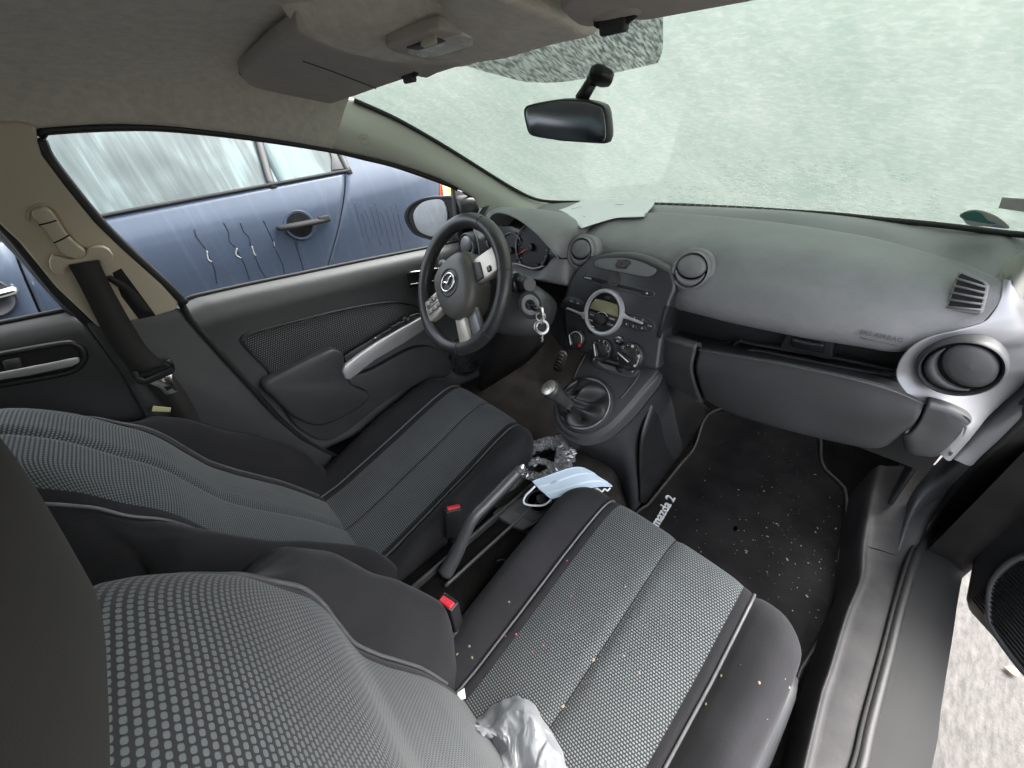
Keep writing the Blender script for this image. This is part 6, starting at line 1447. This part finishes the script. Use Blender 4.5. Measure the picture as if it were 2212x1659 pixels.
# face masks
def sheet(name, px_rows, zf_, m_, parent, n=26, m=5, th=.0012, label=None):
    return mkgrid(name, loft([np.array([zf_(x, y) for x, y in row]) for row in px_rows], n, m), m_, parent, th, label=label)
mk1 = thing('face_mask', 'pale blue pleated face mask with white ear loop, dropped between the seats', 'face mask', at(1230, 1050, Z=.43))
def mz(z): return lambda x, y: at(x, y, Z=z)
def mzz(x, y): return at(x, y, Z=.462 + .012 * math.sin((x - 1150) / 60.0) - .0002 * (y - 1010))
rows = [[(1150, 1041), (1185, 1028), (1225, 1014), (1247, 1010), (1262, 1012)], [(1158, 1050), (1195, 1038), (1235, 1024), (1262, 1020), (1280, 1022)], [(1168, 1060), (1205, 1050), (1245, 1036), (1275, 1030), (1297, 1034)],
        [(1180, 1070), (1215, 1060), (1255, 1048), (1290, 1042), (1316, 1046)], [(1190, 1079), (1225, 1070), (1262, 1058), (1295, 1052), (1322, 1052)]]
G = loft([np.array([mzz(x, y) for x, y in r]) for r in rows], 40, 10)
for i in range(G.shape[0]): G[i] = G[i] + V(0, 0, .0022 * ((i * 3.0 / G.shape[0]) % 1.0))
sheetm = mkgrid('mask_sheet', G, M_mask, mk1, .0014)
tube('mask_hem', np.vstack([G[0], G[:, -1], G[-1][::-1]]) + V(0, 0, .001), .0016, M_mask, mk1, 6)
text('mask_print', '-y284', at(1196, 1042, Z=.4665), at(1215, 1036, Z=.4665) - at(1185, 1046, Z=.4665), (0, .3, 1), .009, M_ink, mk1, .0002)
lp = [(1156, 1050), (1148, 1058), (1136, 1070), (1131, 1082), (1135, 1089), (1150, 1092), (1170, 1092), (1182, 1087), (1190, 1079)]
tube('ear_loop', [at(x, y, Z=z) for (x, y), z in zip(lp, (.462, .455, .445, .438, .434, .434, .438, .446, .455))], .0028, M_maskw, mk1, 8, 40)
mk2 = thing('face_mask', 'second face mask folded to a point beneath the pleated one, with crumpled loops', 'face mask', at(1290, 1075, Z=.42))
def m2(x, y): return at(x, y, Z=.452)
sheet('mask_sheet', [[(1255, 1060), (1280, 1056), (1290, 1052)], [(1268, 1072), (1290, 1070), (1302, 1066)], [(1290, 1082), (1305, 1084), (1314, 1082)], [(1322, 1092), (1324, 1095), (1326, 1096)]], m2, M_mask, mk2, 16, 6)
lq = [(1240, 1068), (1250, 1074), (1262, 1070), (1252, 1078), (1240, 1074), (1258, 1066), (1276, 1064), (1290, 1056), (1300, 1062), (1306, 1056), (1312, 1060), (1318, 1054)]
tube('ear_loop', [at(x, y, Z=.461) for x, y in lq], .0022, M_maskw, mk2, 8, 60)
# paper on the dash
pa_ = thing('paper_sheet', 'white printed paper sheet lying bent on top of the dashboard under the windscreen', 'paper', at(1320, 462, Z=1.03))
rows = [[(1207, 456, .43, .004), (1216, 460, .42, .001), (1228, 467, .40, -.0), (1240, 481, .36, 0), (1256, 496, .32, 0)],
        [(1226, 450, .48, 0), (1240, 458, .46, 0), (1255, 466, .43, 0), (1275, 478, .39, 0), (1290, 485, .37, 0)],
        [(1248, 440, .56, 0), (1275, 448, .52, 0), (1298, 458, .48, 0), (1318, 468, .44, 0), (1330, 474, .41, 0)],
        [(1268, 433, .62, 0), (1310, 440, .57, 0), (1345, 450, .52, 0), (1368, 462, .47, 0), (1372, 472, .425, 0)],
        [(1330, 432.5, .635, 0), (1375, 436, .60, 0), (1396, 444, .55, 0), (1397, 458, .49, 0), (1390, 471, .44, 0)],
        [(1405, 433, .64, 0), (1416, 434, .62, 0), (1411, 446, .55, 0), (1402, 458, .50, 0), (1391, 472, .44, 0)]]
GP = loft([np.array([at(x, y, Y=Y) + V(0, 0, .004) for x, y, Y, _ in r]) for r in rows], 24, 5)
mkgrid('sheet', GP, M_paper, pa_, .0006)
for k in range(9):
    p = GP[-3 - 0][4 + k * 2] if False else np.array(at(1413 - k * 2.4, 441 + k * 3.4, Y=.60 - k * .019)) + V(0, -.003, .006)
    box('print_mark', p, (.004 + .002 * (k % 2), .004, .0006), M_ink, pa_, None, 0)
for (x0, y0, x1, y1, Y) in ((1234, 456, 1258, 449, .47), (1300, 437, 1350, 436, .60), (1260, 470, 1275, 474, .41), (1330, 445, 1380, 447, .54)):
    a = at(x0, y0, Y=Y); b = at(x1, y1, Y=Y + .02); tube('print_line', [a + V(0, -.003, .0055), .5 * (a + b) + V(0, -.003, .0055), b + V(0, -.003, .0055)], .0005, M_ink, pa_, 4)

# crumpled bags
def crumple(name, label, cat_, cen, rx, ry, rz, m_, seed, amp=.35, nu=70, nv=44, hole=None, rotz=0, base=True, freq=9):
    t = thing(name, label, cat_, cen); G = []; off_ = Vector((seed * 7.3, seed * 3.1, 0))
    for i in range(nv):
        ph = -math.pi / 2 + math.pi * i / (nv - 1); row = []
        for j in range(nu):
            l = 2 * math.pi * j / nu; d = Vector((math.cos(ph) * math.cos(l), math.cos(ph) * math.sin(l), math.sin(ph)))
            q = d * freq * .12 + off_
            w_ = 0; f = 1.0; a = 1.0
            for o_ in range(4):
                w_ += a * (1 - 2 * abs(noise.noise(q * f * 2.2))); f *= 2.0; a *= .55
            k = 1 + amp * (w_ * .5 - .35)
            p = V(d.x * rx * k, d.y * ry * k, d.z * rz * k * (1 if d.z > 0 or not base else .35))
            c, s = math.cos(rotz), math.sin(rotz); p = V(c * p[0] - s * p[1], s * p[0] + c * p[1], p[2])
            row.append(np.array(cen) + p)
        G.append(row)
    mkgrid('film', np.array(G), m_, t, 0, True, face=None); return t
def film(name, col, rough, alpha, spec=.6):
    m = mat(name, col, rough, spec=spec, bump=.25, bs=60); m.node_tree.nodes['Principled BSDF'].inputs['Alpha'].default_value = alpha; return m
M_white_film = bpy.data.materials.new('white_film'); M_white_film.use_nodes = True; _n = M_white_film.node_tree; _n.nodes.remove(_n.nodes['Principled BSDF'])
_d = _n.nodes.new('ShaderNodeBsdfDiffuse'); _d.inputs[0].default_value = (.46, .48, .50, 1); _tl = _n.nodes.new('ShaderNodeBsdfTranslucent'); _tl.inputs[0].default_value = (.46, .48, .51, 1); _tp = _n.nodes.new('ShaderNodeBsdfTransparent'); _gg = _n.nodes.new('ShaderNodeBsdfGlossy'); _gg.inputs['Roughness'].default_value = .32
_m1 = _n.nodes.new('ShaderNodeMixShader'); _m1.inputs[0].default_value = .5; _m2 = _n.nodes.new('ShaderNodeMixShader'); _m2.inputs[0].default_value = .16; _m3 = _n.nodes.new('ShaderNodeMixShader'); _m3.inputs[0].default_value = .08
for _x, _y, _k in ((_d, _m1, 1), (_tl, _m1, 2), (_m1, _m2, 1), (_tp, _m2, 2), (_m2, _m3, 1), (_gg, _m3, 2)): _n.links.new(_x.outputs[0], _y.inputs[_k])
_n.links.new(_m3.outputs[0], _n.nodes['Material Output'].inputs[0]); M_clear = film('clear_film', (.10, .10, .105), .07, .55, 1.0); M_clear.node_tree.nodes['Principled BSDF'].inputs['Metallic'].default_value = .35; M_clear.node_tree.nodes['Principled BSDF'].inputs['Base Color'].default_value = (.5, .5, .52, 1)
# white plastic bag at the foot of the passenger backrest
wb = thing('plastic_bag', 'scrunched translucent white plastic bag on the passenger seat cushion', 'plastic bag', at(1130, 1590, Z=.40))
ctrl = [[(1025, 1566), (1036, 1552), (1052, 1541), (1070, 1523), (1092, 1510), (1115, 1498), (1130, 1502), (1145, 1512), (1160, 1530), (1178, 1556), (1196, 1592), (1213, 1622), (1225, 1648), (1240, 1670), (1265, 1720)],
        [(1038, 1582), (1058, 1572), (1078, 1560), (1100, 1540), (1118, 1530), (1130, 1530), (1140, 1545), (1155, 1570), (1170, 1595), (1180, 1620), (1196, 1650), (1205, 1675), (1215, 1700), (1230, 1730), (1240, 1760)],
        [(1050, 1592), (1066, 1586), (1075, 1590), (1082, 1600), (1092, 1610), (1098, 1620), (1105, 1630), (1108, 1642), (1115, 1655), (1120, 1668), (1130, 1690), (1140, 1710), (1150, 1735), (1160, 1760), (1170, 1790)],
        [(1040, 1585), (1055, 1590), (1066, 1596), (1070, 1605), (1078, 1620), (1082, 1632), (1086, 1645), (1088, 1660), (1090, 1672), (1095, 1690), (1100, 1710), (1110, 1735), (1120, 1760), (1130, 1790), (1140, 1820)]]
hts = [.006, .075, .05, .006]
rowsW = []
for r, h in zip(ctrl, hts):
    row = []
    for k, (x, y) in enumerate(r):
        q = onseat(x, y); base = q[0] if q is not None else at(x, y, Z=.37)
        toward = unit(CC - base); row.append(base + toward * (h * (.45 + .55 * math.sin(min(1, k / 9) * math.pi * .5))))
    rowsW.append(np.array(row))
GW = loft(rowsW, 150, 22)
rsn = Vector((3.1, 1.7, 5.2))
for i in range(GW.shape[0]):
    for j in range(GW.shape[1]):
        p = GW[i, j]; s_ = 0; a = 1.0; f = 1.0; qv = Vector(p) * 26 + rsn
        for _ in range(4): s_ += a * (1 - 2 * abs(noise.noise(qv * f))); a *= .5; f *= 2.1
        edge_ = math.sin(math.pi * i / (GW.shape[0] - 1)) ** .5
        GW[i, j] = p + unit(CC - p) * (s_ * .0060 * (.5 + .5 * edge_)) + V(noise.noise(qv * 1.3 + Vector((9, 0, 0))) * .010, noise.noise(qv * 1.1 + Vector((0, 9, 0))) * .008, 0)
mkgrid('film', GW, M_white_film, wb)
# clear crinkled wrapper on the tunnel
wr = thing('plastic_wrapper', 'clear crinkled plastic wrapper lying on the tunnel carpet by the console', 'wrapper', at(1165, 990, Z=.38))
for k, (pts, rad_) in enumerate((([(1205, 962), (1216, 955), (1222, 970), (1221, 995), (1205, 1015), (1185, 1022)], .020), ([(1120, 985), (1140, 972), (1165, 962), (1190, 955), (1205, 962)], .014), ([(1112, 998), (1125, 1015), (1145, 1028), (1170, 1030), (1190, 1020)], .010), ([(1140, 1000), (1160, 995), (1180, 1000), (1190, 1010)], .008))):
    P = cr([at(x, y, Z=.395) for x, y in pts], 46); vs, fs = tube_geo(P, rad_, 22); vs = np.array(vs[:]); 
    for i in range(len(vs)):
        q = Vector(vs[i]) * 60; w_ = 0; a = 1; f = 1
        for _ in range(4): w_ += a * (1 - 2 * abs(noise.noise(q * f + Vector((k * 5, 0, 0))))); a *= .6; f *= 2.2
        c = P[min(len(P) - 1, i // 22)]; d = vs[i] - c; vs[i] = c + d * (.75 + .55 * w_) * V(1, 1, .8)
    mk('film', vs, fs, M_clear, wr, None, False)
